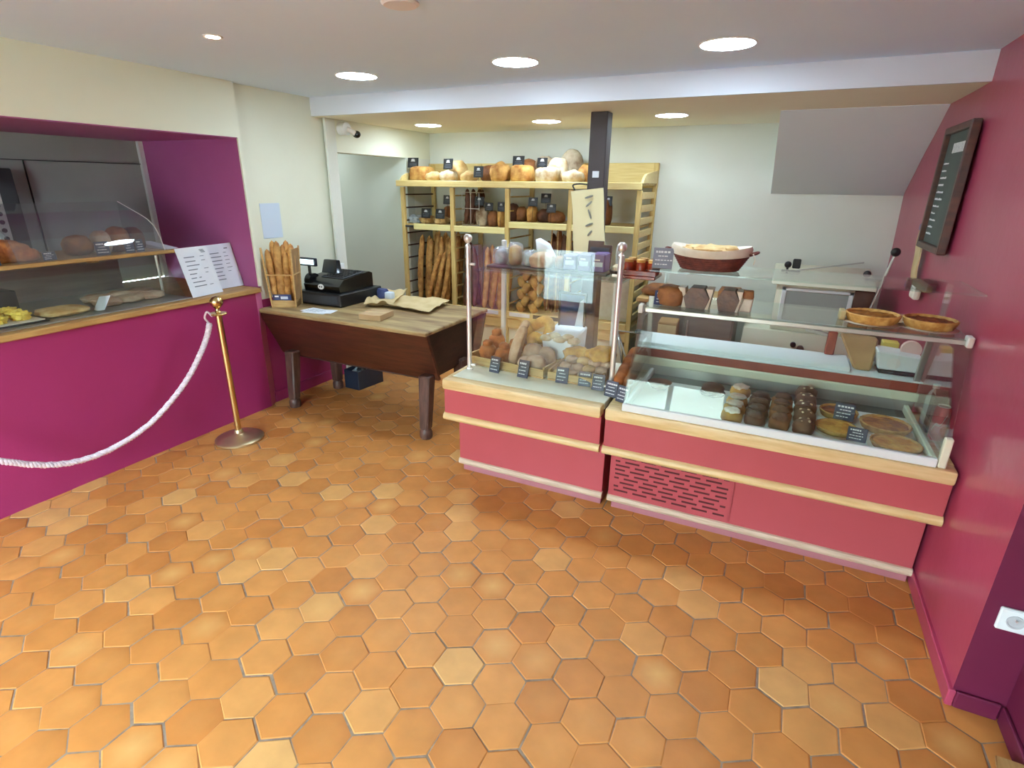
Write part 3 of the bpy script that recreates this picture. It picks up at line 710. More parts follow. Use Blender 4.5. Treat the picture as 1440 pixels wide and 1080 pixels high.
# ================================================================== rope barrier
sx, sy = -3.262, 2.35
t = thing('rope_stanchion', 'polished brass stanchion with ball top on a round weighted base', 'stanchion', (sx,sy,0))
mb = MB(); mb.lathe([(.155,0),(.160,.004),(.160,.016),(.154,.022),(.11,.030),(.05,.042),(.03,.055),(.028,.075),(.024,.08)],'brass_dark',48,(sx,sy,0)); mb.build('base', t)
mb = MB(); mb.lathe([(.0205,.08),(.0205,.905)],'brass',24,(sx,sy,0)); mb.build('pole', t)
mb = MB(); mb.lathe([(.022,.900),(.050,.905),(.055,.912),(.050,.919),(.022,.924)],'brass',32,(sx,sy,0)); mb.build('hook_plate', t)
mb = MB(); mb.lathe([(.02,.924),(.013,.935),(.013,.945),(.024,.955),(.037,.972),(.041,.990),(.037,1.008),(.022,1.024),(0,1.029)],'brass',28,(sx,sy,0)); mb.build('ball_finial', t)
def rope():
    a = Vector((sx-.02,sy-.055,.895))
    pts = [a+Vector((0,-.005,-.04)),(-3.29,2.262,.775),(-3.295,2.195,.668),(-3.30,2.09,.54),(-3.30,1.95,.425),(-3.30,1.78,.325),(-3.30,1.56,.268),(-3.30,1.36,.277),(-3.30,1.18,.352),(-3.30,1.0,.49),(-3.30,.85,.68),(-3.33,.76,.86),(-3.40,.72,.93)]
    P = cat_rom(pts, 14)
    t = thing('barrier_rope', 'thick white twisted rope hanging slack from the brass stanchion', 'rope', P[0])
    mb = MB()
    for s_ in range(3):                                          # three twisted strands
        Q = []
        prev = None; dist = 0
        for i, p in enumerate(P):
            d = (P[min(i+1,len(P)-1)]-P[max(i-1,0)]).normalized(); dist += (p-P[i-1]).length if i else 0
            u = Vector((1,0,0)); v = d.cross(u).normalized(); an = dist/.055*2*PI + s_*2*PI/3
            Q.append(p+(u*math.cos(an)+v*math.sin(an))*.0085)
        mb.tube(Q, .0105, 'rope', 8)
    mb.build('strands', t, smooth=60)
    mb = MB(); mb.tube(cat_rom([(sx-.003,sy-.044,.902),(sx-.01,sy-.07,.935),(sx-.02,sy-.085,.90),(sx-.02,sy-.07,.87),P[0]],6), .006, 'rope', 8); mb.build('end_loop', t)
    mb = MB(); mb.tube(cat_rom([P[-1],(-3.47,.70,.95),(-3.50,.70,.93),(XL+.004,.70,.95)],6), .006, 'brass', 8); mb.lathe([(.025,0),(.025,.008),(0,.008)],'brass',20,T=Matrix.Translation((XL+.003,.70,.95)) @ Matrix.Rotation(PI/2,4,'Y')); mb.build('wall_ring', t)
rope()
# ================================================================== display bay in the left wall
t = thing('bay_sill', 'long pale oak sill board along the magenta display bay', 'sill', (-4.1,1.37,.93))
mb = MB(); mb.box(XBAY+.002,XL+.022,YBAY0+.003,2.94,.931,.968,'oak_y',.006); mb.build('sill_board', t)
# lower glass case
t = thing('lower_display_case', 'low glass display case on the oak sill under the bay shelf', 'display case', (-3.9,1.4,.97))
def pane(mb, quad, th, mat):
    q = [Vector(p) for p in quad]; n_ = (q[1]-q[0]).cross(q[3]-q[0]).normalized()*th
    return mb.hull8([tuple(p) for p in q], [tuple(p+n_) for p in q], mat, 0)
mb = MB(); pane(mb, [(-3.63,.35,.975),(-3.63,2.40,.975),(-3.86,2.43,1.246),(-3.86,.35,1.246)], -.005, 'glass'); mb.build('front_glass', t)
mb = MB(); pane(mb, [(-3.64,2.40,.975),(-4.35,2.40,.975),(-4.35,2.43,1.243),(-3.87,2.43,1.243)], .005, 'glass'); mb.build('end_glass', t)
mb = MB(); mb.box(-4.38,-3.60,.30,2.42,.9685,.975,'alu',.002); mb.build('base_tray', t)
mb = MB(); mb.box(-4.42,-4.36,.3,2.42,.9685,1.246,'stainless',.003); mb.build('rear_panel', t)
mb = MB(); mb.cyl((-3.86,2.39,.976),(-3.86,2.39,1.245),.009,'steel',n=12); mb.build('support_rod', t)
# shelf and upper curved case
t = thing('bay_shelf', 'wooden display shelf running along the bay above the lower case', 'shelf', (-4.1,1.4,1.248))
mb = MB(); mb.box(-4.42,-3.855,.30,2.60,1.249,1.273,'oak_y',.004); mb.build('shelf_board', t)
mb = MB(); mb.lathe([(.034,0),(.034,.012),(0,.012)],'oak_y',18,(-3.912,2.02,1.237)); mb.build('shelf_bracket', t)
t = thing('curved_display_cover', 'curved clear acrylic cover over the breads on the bay shelf', 'display cover', (-4.1,1.6,1.274))
prof = [(-3.875,1.2745),(-3.90,1.36),(-3.94,1.43),(-4.00,1.475),(-4.06,1.50),(-4.30,1.585)]
mb = MB()
ya, yb = 1.62, 2.47
V = []; F = []
for (x, z) in prof:
    for y in (ya, yb): V += [(x,y,z),(x-.003,y,z-.004)]
for k in range(len(prof)-1):
    a = k*4; b = a+4; F += [(a,a+2,b+2,b),(a+3,a+1,b+1,b+3),(a+1,a,b,b+1),(a+2,a+3,b+3,b+2)]
F += [(0,1,3,2)]; e = (len(prof)-1)*4; F.append((e,e+2,e+3,e+1))
mb.add(V, F, 'acrylic'); mb.build('curved_sheet', t, smooth=25)
mb = MB(); mb.prism([(x,z) for x,z in prof]+[(-4.30,1.2745)], yb-.004, yb+.001, 'acrylic', 'xz'); mb.build('end_sheet', t)
mb = MB(); mb.prism([(x,z) for x,z in prof]+[(-4.30,1.2745)], ya, ya+.005, 'acrylic', 'xz'); mb.build('end_sheet', t)
mb = MB(); mb.tube([(x,yb+.0022,z) for x,z in prof], .003, 'lamp_rim', 6); mb.build('edge_trim', t)
# on the shelf
def bread(name, label, L, W, H, mat, loc, rz=0, group=None, seed=0, cat='bread', **kw):
    mb = MB(); mb.blob(L, W, H, mat, seed=seed, **kw); return solo(mb, name, label, cat, loc, (0,0,rz), group, smooth=60)
p = at(30,366,Z=1.274)
t = thing('puff_bread', 'large curled golden puff loaf on the bay shelf outside the curved cover', 'bread', (p.x,1.50,1.274))
mb = MB()
for k in range(7):
    a = -1+2*k/6; mb.blob(.09,.20-.05*abs(a),.13-.05*a*a,'crust_croissant',seed=k,c=(-4.00+.02*abs(a),1.595+a*.105,1.274),nu=18,nv=10)
mb.build('crust_body', t, smooth=60)
for i, (px, L, W, H, mt) in enumerate(((112,.16,.15,.12,'crust_brown'),(146,.10,.14,.14,'crust_beige'),(170,.13,.15,.16,'crust_brown'),(205,.13,.15,.15,'crust_dark'))):
    p = at(px, 352, X=-4.05)
    bread('round_loaf', ['first','second','third','fourth'][i]+' round brown loaf under the curved cover, counting from the puff loaf', W, L, H, mt, (-4.06,min(p.y,2.38),1.2745), 0, 'loaves under the curved cover', seed=20+i, nz=.06)
for i, (px, py, w_, h_) in enumerate(((8,368,.075,.075),(80,358,.07,.05),(121,347,.085,.085),(183,346,.06,.075),(212,346,.05,.08))):
    p = at(px, py+9, Z=1.2745); y_ = p.y
    price_tag((-3.905 if px > 50 else -3.88,y_,1.2748), w_, h_, ['grey price card before the curled puff loaf on the bay shelf','low grey price card between puff loaf and first covered loaf','grey price card between first and second covered loaves','grey price card before the last but one covered loaf','grey price card at the end of the curved cover'][i], 'price cards on the bay shelf', 'slate_tag', -.12, PI/2, i, 0, 1)
mb = MB(); mb.hull8([(-3.88,2.49,1.2745),(-3.90,2.59,1.2745),(-4.2,2.59,1.2745),(-4.2,2.49,1.2745)],[(-3.89,2.495,1.279),(-3.91,2.585,1.279),(-4.2,2.585,1.31),(-4.2,2.495,1.31)],'paper',.001)
solo(mb, 'paper_stack', 'small stack of white papers at the end of the bay shelf', 'papers')
mb = MB(); mb.blob(.07,.07,.07,'wood_bowl',seed=2,nz=.1); solo(mb, 'brown_pot', 'small brown pot behind the paper stack on the bay shelf', 'pot', (-4.27,2.515,1.2745))
# in the lower case
t = thing('pastry_tray', 'dark tray of bright yellow pastry pieces at the bay sill edge', 'tray', (-3.78,1.32,.975))
mb = MB(); mb.box(-3.95,-3.66,1.22,1.60,.9755,.985,'display_dark',.003); mb.build('tray_plate', t)
mb = MB(); mb.box(-3.93,-3.67,1.24,1.585,.985,.989,'linen',.001); mb.build('paper_liner', t)
for i in range(9):
    mb = MB(); mb.blob(.085,.07,.045,'pastry_yellow',seed=40+i,nz=.3,fq=3.5)
    solo(mb, 'yellow_pastry', 'bright yellow pastry piece piled on the dark tray in the bay', 'pastry', (-3.74-.08*(i//3)-.005*i, 1.29+.11*(i % 3)+.012*(i//3), .9895), (0,0,i*.9), 'yellow pastries on the dark tray', smooth=60)
t = thing('coffee_machine', 'black appliance with white front and a column of dark buttons in the bay', 'machine', (-4.50,1.7,.9685))
mb = MB(); mb.box(-4.63,-4.45,1.45,1.965,.9685,1.79,'black',.01); mb.build('housing', t)
mb = MB(); mb.box(-4.451,-4.438,1.46,1.865,1.27,1.71,'white_enamel',.004); o = mb.build('front_panel', t)
mb = MB(); mb.box(-4.4385,-4.434,1.80,1.865,1.27,1.66,'alu',.002); o2 = mb.build('button_strip', t)
mb = MB()
for k in range(5): mb.cyl((-4.434,1.832,1.37+.05*k),(-4.428,1.832,1.37+.05*k),.014,'black',n=14)
mb.build('buttons', o2)
mb = MB(); mb.box(-4.20,-4.02,1.30,1.63,.9755,1.11,'black',.008); solo(mb, 'black_case', 'plain black case standing behind the yellow pastries in the bay', 'case')
mb = MB(); mb.blob(.24,.26,.04,'crust_pale',seed=9,nz=.06); solo(mb, 'pale_tart', 'pale flat tart beside the yellow pastries in the lower case', 'pastry', (-3.80,1.735,.9752), group=None)
mb = MB(); T = Matrix.Translation((-3.70,1.88,.976)) @ Matrix.Rotation(.9,4,'X') @ Matrix.Rotation(.2,4,'Z'); mb.box(-.05,.05,0,.10,0,.002,'paper',0,T=T); solo(mb, 'paper_corner', 'white paper corner standing up in the lower glass case', 'paper')
for i in range(6):
    mb = MB(); mb.blob(.17,.15,.045,'crust_beige',seed=60+i,nz=.15); solo(mb, 'pale_pastry', 'flat pale beige pastry lying in the lower case near the menu sheets', 'pastry', (-3.83-.17*(i % 2), 2.0+.14*(i//2)+.04*(i % 2), .9752), (0,0,i), 'pale pastries in the lower case', smooth=60)
# menu sheets leaning in the corner of the bay
def menu(name, quad, label, seed, logo):
    q = [Vector(p) for p in quad]; ux = (q[1]-q[0]); uz = (q[3]-q[0]); n_ = ux.cross(uz).normalized()
    t = thing(name, label, 'menu sheet', (q[0]+q[1])/2)
    mb = MB(); mb.hull8([tuple(p) for p in q],[tuple(p-n_*.004) for p in q],'paper',0); mb.build('sheet', t)
    mb = MB(); r = random.Random(seed)
    def rect(a, b, c, d, m_): mb.add([tuple((q[0]*(1-x)+q[1]*x)*(1-z)+(q[3]*(1-x)+q[2]*x)*z+n_*.0025) for x, z in ((a,c),(b,c),(b,d),(a,d))], [(0,1,2,3)], m_)
    for k in range(8):
        zz = .80-.085*k; rect(.16, .16+r.uniform(.3,.42), zz-.008, zz+.010, 'ink')
        if r.random() < .6: rect(.66, .66+r.uniform(.08,.2), zz-.006, zz+.006, 'ink')
    if logo:
        for k in range(3): rect(.74-.02*k, .88-.02*k, .87+.025*k, .885+.025*k, 'ink')
    else: rect(.72,.84,.88,.90,'ink_dark')
    mb.build('printed_lines', t)
menu('menu_sheet', [at(272,419,Z=.972),at(314,410,Z=.972),at(290,345,X=-3.70),at(245,350,X=-3.70)], 'white printed menu sheet with round emblem leaning over the oak sill', 4, True)
q0, q1 = at(296,408,X=-3.72), at(343,400,X=-3.72)
menu('menu_sheet', [(q0.x,q0.y,.972),(q1.x,q1.y,.972),tuple(at(323,341,X=-3.80)),tuple(at(282,346,X=-3.80))], 'greyer printed menu sheet leaning on the magenta reveal behind the front one', 9, False)
# ================================================================== bread rack on the back wall
RX0, RX1, RY0, RY1 = -3.53, -1.12, 4.75, 5.34
UX = [-3.51, -2.93, -2.337, -1.72, -1.12]
t = thing('bread_rack', 'tall pine bread rack with four bays against the white back wall', 'rack', (-2.3,5.05,0))
for i, x in enumerate(UX):
    mb = MB(); mb.box(x-.021,x+.021,RY0,RY0+.035,.0,1.70,'pine',.003); mb.build('upright', t)
    mb = MB(); mb.box(x-.021,x+.021,RY1-.035,RY1,.0,1.93,'pine',.003); mb.build('upright', t)
    mb = MB()
    for k in range(9 if i < 4 else 11):
        z = .62+.125*k if i < 4 else .58+.105*k
        if i < 4: mb.box(x-.006,x+.006,RY0+.03,RY1-.03,z,z+.014,'walnut_dark' if i == 0 else 'pine',.002)
        else: mb.box(x-.010,x+.010,RY0+.03,RY1-.03,z,z+.058,'pine_x',.004)
    mb.build('ladder_rungs', t)
mb = MB(); mb.box(RX0-.035,RX1+.02,RY0-.02,RY0,1.705,1.762,'pine_x',.004); mb.build('top_fascia', t)
mb = MB()
for k in range(7): y = RY0+.005+k*.082; mb.box(RX0-.01,RX1+.01,y,y+.066,1.742+.0*k,1.758,'pine_pale',.003)
mb.build('top_slats', t)
mb = MB(); mb.box(-3.60,RX1+.02,RY1,RY1+.02,1.72,1.935,'pine_x',.004); mb.build('top_back_board', t)
for x in (RX0-.02, RX1-.0):
    mb = MB(); mb.prism([(RY0+.02,1.758),(RY0+.06,1.80),(RY0+.13,1.83),(RY1,1.87),(RY1,1.758)], x, x+.02, 'pine_x', 'yz'); mb.build('top_end_board', t)
for k, (a, b, z) in enumerate(((-3.385,-2.951,1.352),(-2.909,-2.358,1.352),(-2.316,-1.741,1.410),(-1.699,-1.141,1.410))):
    mb = MB(); mb.box(a,b,RY0-.004,RY0+.014,z-.056,z,'pine_pale',.003); mb.box(a if k else -3.489,b,RY0+.014,RY1-.04,z-.022,z-.004,'pine',.002); mb.build('middle_shelf', t)
mb = MB(); mb.box(-3.489,-3.385,RY0+.0,RY0+.012,1.315,1.335,'charcoal',.002); mb.build('shelf_bar', t)
for k in range(4):
    a, b = UX[k]+.021, UX[k+1]-.021
    mb = MB(); mb.box(a,b,RY0+.0,RY1-.04,.515,.53,'pine',.002); mb.box(a,b,RY0-.012,RY0,.50,.572,'pine_x',.003); mb.build('bottom_tray', t)
    mb = MB()
    for (f0, f1, m_) in (((.12,.42,'black_tag'),(.55,.95,'black_tag')),((.05,.45,'black_tag'),(.6,.9,'chalk')),((.04,.42,'chalk'),(.48,.95,'black_tag')),((.1,.4,'black_tag'),))[k]:
        mb.box(a+(b-a)*f0,a+(b-a)*f1,RY0-.016,RY0-.0121,.525,.562,m_,.001)
    mb.build('price_strip', t)
mb = MB(); mb.box(RX0,RX1,RY0+.005,RY1-.02,.40,.515,'pine_x',.004); mb.build('plinth_board', t)
mb = MB(); mb.box(RX0+.04,RX1-.04,RY0+.03,RY1-.03,.03,.40,'cream_enamel',.006); mb.build('plinth_box', t)
pz = at(705,465,Y=RY0+.03)
mb = MB(); mb.cyl((pz.x,RY0+.031,.30),(pz.x,RY0+.026,.30),.022,'black',n=20); mb.build('cable_hole', t)
# the cream bin in the last bay
mb = MB(); mb.box(-1.66,-1.17,5.0,5.27,.531,.95,'laminate',.004); mb.box(-1.64,-1.19,4.994,5.0,.56,.93,'linen',.004)
solo(mb, 'bread_bin', 'large cream bin standing in the lower bay at the rack end with ladder slats', 'bin')
# ---- loaves on top
ZT = 1.7588
def loaf_at(px, z, Y, w_px, h_px, mat, name, label, group, seed, depth=.2, **kw):
    p = at(px, 250, Y=Y); sc = (Y*math.cos(YAW) - p.x*-math.sin(YAW))  # distance along the view axis, on the floor plan
    dist = abs((p-CAM).dot(fwd)); L = w_px*dist/F_PX; H = h_px*dist/F_PX
    kw.setdefault('nz', .07)
    mb = MB(); mb.blob(L, depth, H, mat, seed=seed, **kw)
    return solo(mb, name, label, 'bread', (p.x, Y, z), (0,0,0), group, smooth=60), p, H
g = 'loaves on top of the bread rack'
tops = [(594,4.95,30,19,'crust_gold','tin_loaf','golden tin loaf at the passage end of the rack top',dict(e=.45,nz=.03)),
 (612,4.88,24,12,'crust_pale','flour_loaf','low pale loaf between the tin loaf and the floured white one',dict(slashes=2)),
 (631,4.86,24,14,'crust_flour','flour_loaf','floured white loaf under the second black card of the rack top',dict(slashes=2)),
 (645,5.02,24,27,'crust_pale','round_loaf','tall pale round loaf behind the floured white loaf on the rack',dict()),
 (660,4.88,22,13,'crust_pale','flour_loaf','small pale loaf beside the lowest black card on the rack top',dict(slashes=2)),
 (690,5.06,26,22,'crust_brown','round_loaf','brown loaf half hidden behind the golden round one',dict()),
 (704,4.86,28,25,'crust_gold','round_loaf','golden brown round loaf in the middle of the rack top',dict(slashes=2)),
 (735,4.88,30,22,'crust_gold','tin_loaf','golden square loaf under the upright fourth black card',dict(e=.5,nz=.05)),
 (743,5.08,26,30,'crust_brown','round_loaf','brown loaf behind the golden square loaf on the rack top',dict()),
 (770,4.86,34,20,'crust_flour','bagged_loaf','white floured loaf under the tilted fifth black card',dict(e=.6)),
 (766,5.10,27,34,'crust_rye','round_loaf','grey brown loaf behind the fifth black card',dict()),
 (785,5.04,28,32,'crust_flour','flour_loaf','tall white floured loaf before the big dark loaf',dict(e=.7)),
 (803,5.14,36,44,'crust_rye','round_loaf','biggest dark floured round loaf, highest on the rack top',dict(e=1,nz=.03)),
 (806,4.86,32,16,'crust_flour','flour_loaf','low floured loaf beside the dark post on the rack top',dict(slashes=2)),
 (825,5.02,22,24,'crust_gold','round_loaf','loaf partly hidden behind the dark post',dict())]
for i, (px, Y, w_, h_, mt, nm, lb, kw) in enumerate(tops):
    loaf_at(px, ZT, Y, w_, h_, mt, nm, lb, g, 100+i, depth=.18 if 'flour' in mt else .2, **kw)
def tag_px(px, py, w_px, h_px, Y, label, group, mat='black_tag', tilt=-.12, rz=0, seed=0, zfoot=None, roll=0, style=0):
    c = at(px, py+h_px/2, Y=Y); d = (c-CAM).dot(fwd); w = w_px*d/F_PX; h = h_px*d/F_PX
    pick = 0
    z = c.z
    if zfoot is not None and c.z > zfoot: pick = c.z-zfoot; z = zfoot
    return price_tag((c.x, Y, z), w, h, label, group, mat, tilt, rz, seed, pick, style)
g = 'black price cards on the rack top'
for i, (px, py, w_, h_, Y, lb) in enumerate(((580,229,18,13,4.90,'black card above the golden tin loaf at the passage end'),(629,231,19,14,4.83,'tilted black card above the floured white loaf'),(672,242,15,15,4.80,'lowest black card on the rack top, standing beside a pale loaf'),(728,227,18,14,4.84,'black card above the golden square loaf'),(761,229,18,13,4.80,'black card stuck in the white floured loaf near the post'))):
    tag_px(px, py, w_, h_, Y, lb, g, seed=i, zfoot=1.82 if i != 2 else 1.759, rz=-.25 if i in (1,4) else 0)
# ---- middle shelves
ZM = [1.3482, 1.3482, 1.4062, 1.4062]
g = 'goods on the middle rack shelves'
for i, px in enumerate((583,600,620)):
    o, p, H = loaf_at(px, ZM[0], 4.92, 20, 11, 'crust_pale' if i else 'clear_bag', 'bagged_rolls', ['crumpled clear bag at the passage end of the middle shelf','bag of pale rolls under the first grey card of the middle shelf','bag of pale rolls under the second grey card of the middle shelf'][i], g, 140+i, depth=.16, nz=.2)
loaf_at(629, ZM[0], 5.0, 12, 24, 'crust_brown', 'brown_loaf', 'upright brown loaf in the corner of the passage end bay', g, 147, depth=.12)
# wire basket of dark baguettes
t = thing('wire_basket', 'tall wire basket of dark baguettes on the second bay middle shelf', 'basket', (-2.79,4.98,ZM[1]))
mb = MB(); x0, x1, y0, y1 = -2.89, -2.70, 4.88, 5.10
for z in (ZM[1]+.004, ZM[1]+.16, ZM[1]+.31): mb.tube([(x0,y0,z),(x1,y0,z),(x1,y1,z),(x0,y1,z)], .004, 'steel', 6, closed=True)
for x in (x0, (x0+x1)/2, x1):
    for y in (y0, y1): mb.cyl((x,y,ZM[1]+.002),(x,y,ZM[1]+.31),.003,'steel',n=6)
mb.build('wire_frame', t)
for i, (dx, dy, tx) in enumerate(((.03,.05,.12),(.08,.05,.2),(.12,.06,.35),(.05,.12,.15),(.10,.13,.28),(.15,.10,.42))):
    PR.put(('db', i % 2), lambda: baguette_mb(.34,.026,'crust_dark',seed=50+i,bend=.01), 'baguette', 'short dark baguette leaning in the wire basket on the middle shelf', 'bread', (x0+dx-.02,y0+dy,ZM[1]+.006), (0,tx*.55,.3*i), 'baguettes in the wire basket')
for i, (px, w_, h_, mt, lb) in enumerate(((678,18,26,'crust_rye','rye brown loaf on edge beside the wire basket'),(694,16,22,'crust_brown','brown loaf on edge in the middle of the second bay'),(706,10,30,'crust_gold','lighter loaf on edge against the second bay upright'))):
    loaf_at(px, ZM[1], 4.93, w_, h_, mt, 'standing_loaf', lb, g, 150+i, depth=.12, nz=.05)
for i, (px, w_, h_, mt, lb) in enumerate(((722,18,24,'crust_dark','dark loaf at the start of the third bay middle shelf'),(735,16,20,'crust_brown','second brown loaf on the third bay middle shelf'),(750,14,22,'crust_gold','golden loaf under the first black card of the third bay'),(768,22,18,'crust_dark','dark loaf in the middle of the third bay shelf'),(785,24,16,'crust_brown','low brown loaf at the end of the third bay shelf'))):
    loaf_at(px, ZM[2], 4.95+.03*(i % 2), w_, h_, mt, 'standing_loaf', lb, g, 160+i, depth=.14, nz=.06)
loaf_at(856, ZM[3], 4.92, 16, 36, 'crust_brown', 'standing_loaf', 'single brown loaf on edge in the fourth bay beside the poster', g, 170, depth=.14, nz=.05)
g = 'black price cards on the middle shelves'
for i, (px, py, w_, h_, Y, lb) in enumerate(((598,300,15,13,4.80,'first dark card on the passage end middle shelf'),(618,301,15,13,4.80,'second dark card on the passage end middle shelf'),(627,281,13,12,4.92,'raised black card above the upright brown loaf'),(672,283,15,12,4.86,'black card above the rye brown loaf by the wire basket'),(686,291,13,11,4.86,'lower black card in the middle of the second bay'),(703,291,11,13,4.84,'black card beside the second bay upright'),(748,284,14,12,4.86,'black card above the golden loaf of the third bay'),(766,279,15,13,4.93,'highest black card of the third bay'),(774,293,14,12,4.84,'lowest black card of the third bay'),(854,283,11,13,4.86,'black card half hidden by the bread poster'))):
    tag_px(px, py, w_, h_, Y, lb, g, seed=20+i, zfoot=(ZM[0] if px < 712 else ZM[2])+.0)
# ---- lower bays
ZB = .5305
for i in range(13):
    x = -3.44+.0365*i; y = 4.90+.068*(i % 3); L = rnd.uniform(.66,.74)
    tx = min(.01+.012*(i//3), (-2.975-.03-x)/.72) if i < 11 else .02
    PR.put(('g', i % 4), lambda: baguette_mb(.70,.031,'crust_baguette',seed=i,cuts=6,bend=.015*(i % 3-1)), 'baguette', 'long golden baguette in the lower rack bay nearest the passage', 'bread', (x,y,ZB+.010), (-.10-.012*(i % 3),tx,0), 'baguettes in the lower bay nearest the passage', L/.70)
for i in range(3):
    PR.put(('g', i), None, 'baguette', 'long golden baguette in the lower rack bay nearest the passage', 'bread', (-3.30+.085*i,4.815+.006*i,ZB+.010), (-.05,.30-.06*i,0), 'baguettes in the lower bay nearest the passage', .80)
for i in range(6):
    x = -2.865+.052*(i % 3); y = 4.86+.11*(i//3)
    PR.put(('d', i % 3), lambda: baguette_mb(.62,.034,'crust_dark',seed=30+i,cuts=4,bend=.02), 'baguette', 'dark long bread leaning in the second lower bay beside the upright', 'bread', (x,y,ZB+.010), (-.08,.03,.4*i), 'dark breads in the second lower bay', rnd.uniform(.9,1.05))
for i in range(6):
    x = -2.635+.043*i; y = 4.85+.065*(i % 2)
    PR.put(('p', i % 3), lambda: baguette_mb(.66,.034,'crust_gold',seed=70+i,cuts=6,bend=.01), 'baguette', 'pale golden baguette standing in the second lower bay behind the steel post', 'bread', (x,y,ZB+.010), (-.10,.03,[.1,.5,-.3][i % 3]), 'pale baguettes in the second lower bay', rnd.uniform(.92,1.0))
def epi(seed):
    mb = MB(); r = random.Random(seed)
    for k in range(8):
        s_ = 1 if k % 2 else -1
        mb.blob(.11,.075,.075,'crust_gold',seed=seed+k,nu=14,nv=9,T=Matrix.Translation((s_*.025,0,.03+.062*k)) @ Matrix.Rotation(-PI/2+s_*.45,4,'Y') @ Matrix.Translation((0,0,-.03)))
    return mb
for i, (x, y) in enumerate(((-2.22,4.90),(-2.08,4.90),(-2.15,5.02))):
    PR.put(('e', i), lambda: epi(200+10*i), 'wheat_ear_bread', ['first wheat ear shaped bread in the third lower bay, nearer the pale baguettes','second wheat ear shaped bread in the third lower bay','wheat ear bread behind the other two in the third lower bay'][i], 'bread', (x,y,ZB+.03), (-.10,.02*i,.3*i), 'wheat ear breads in the third lower bay')
t = thing('tall_bread_sheaf', 'tall brown shield shaped bread standing behind the glass in the third bay', 'bread', (-1.86,4.95,ZB))
mb = MB()
for k in range(5):
    mb.blob(.80-.06*abs(k-2),.075,.07,'crust_dark' if k % 2 else 'crust_brown',seed=300+k,nz=.05,T=Matrix.Translation((-2.0+.052*k,4.97,.56+.40-.03*abs(k-2))) @ Matrix.Rotation(-PI/2,4,'Y') @ Matrix.Translation((0,0,-.035)))
mb.build('crust_body', t, smooth=60)
mb = MB(); 
for k in range(2): mb.cyl((-1.97+.09*k,4.905,.60),(-1.94+.06*k,4.905,1.36),.006,'oak',n=8)
a = mb.build('wooden_sticks', t)
p = at(789,325,Y=4.90)
price_tag((p.x,4.895,p.z), .085,.04,'small grey card on a stick above the tall brown bread',None,'slate_tag',0,0,44)
# ================================================================== display counters
ZD = .67
def counter(t, x0, x1, top):
    """body shared by both counters: overhanging upper box, rail, lower panel, base rail"""
    mb = MB(); mb.box(x0,x1,2.545,3.30,.43,.61,'coral',.002); mb.build('upper_panel', t)
    mb = MB(); mb.box(x0,x1,2.52,2.60,.606,ZD,'oak_x',.012)
    if top: mb.box(x0,x0+.03,2.58,3.30,.606,ZD,'oak_x',.008)
    mb.build('oak_lip', t)
    mb = MB(); mb.prism([(2.56,.405),(2.545,.405),(2.533,.413),(2.527,.428),(2.533,.443),(2.545,.452),(2.56,.452)], x0-.004, x1+.002, 'oak_x', 'yz'); mb.build('front_rail', t, smooth=50)
    mb = MB(); mb.box(x0+.01,x1-.004,2.69,3.26,.06,.43,'coral',.002); mb.build('lower_panel', t)
    mb = MB(); mb.prism([(2.70,.045),(2.685,.045),(2.677,.055),(2.675,.068),(2.68,.082),(2.70,.088)], x0+.008, x1-.002, 'oak_worn', 'yz'); mb.build('base_rail', t, smooth=50)
    mb = MB(); mb.box(x0+.03,x1-.01,2.70,3.24,.0,.06,'plinth_pink',.002); mb.build('plinth', t)
t = thing('bread_counter', 'coral front counter with steel posts and glass screen beside the wooden table', 'display counter', (-1.18,2.9,0))
LX0, LX1 = -1.652, -.697
counter(t, LX0, LX1, True)
mb = MB(); mb.box(LX0+.028,LX1,2.595,3.30,.63,ZD,'laminate',.003); mb.build('deck', t)
for x, y in ((-1.598,2.755), (-.714,2.76)):
    mb = MB(); mb.lathe([(.022,0),(.022,.006),(.0145,.010),(.0145,.72)],'steel',20,(x,y,ZD)); o = mb.build('steel_post', t)
    mb = MB(); mb.lathe([(.0145,.72),(.016,.722),(.016,.735),(.008,.742),(.008,.750),(.017,.756),(.0235,.766),(.0245,.777),(.0225,.788),(.013,.798),(0,.80)],'steel',20,(x,y,ZD)); mb.build('ball_cap', o)
    s_ = 1 if x < -1 else -1
    for z in (.70, 1.302): mb = MB(); mb.cyl((x,y,z),(x+.04*s_,y+.004,z),.008,'steel',n=12); mb.build('glass_clamp', o)
mb = MB(); mb.box(-1.572,-.742,2.757,2.763,.69,1.412,'glass',0); mb.build('front_glass', t)
mb = MB(); mb.box(-1.572,-.70,2.775,3.16,1.262,1.272,'glass_green',.001); mb.build('glass_shelf', t)
mb = MB(); mb.box(-1.572,-.70,3.12,3.16,1.235,1.262,'alu',.002); mb.build('shelf_rail', t)
for x in (-.834, -1.56):
    mb = MB(); mb.box(x,x+.026,3.10,3.126,ZD,1.41,'lamp_rim',.003); mb.build('rear_post', t)
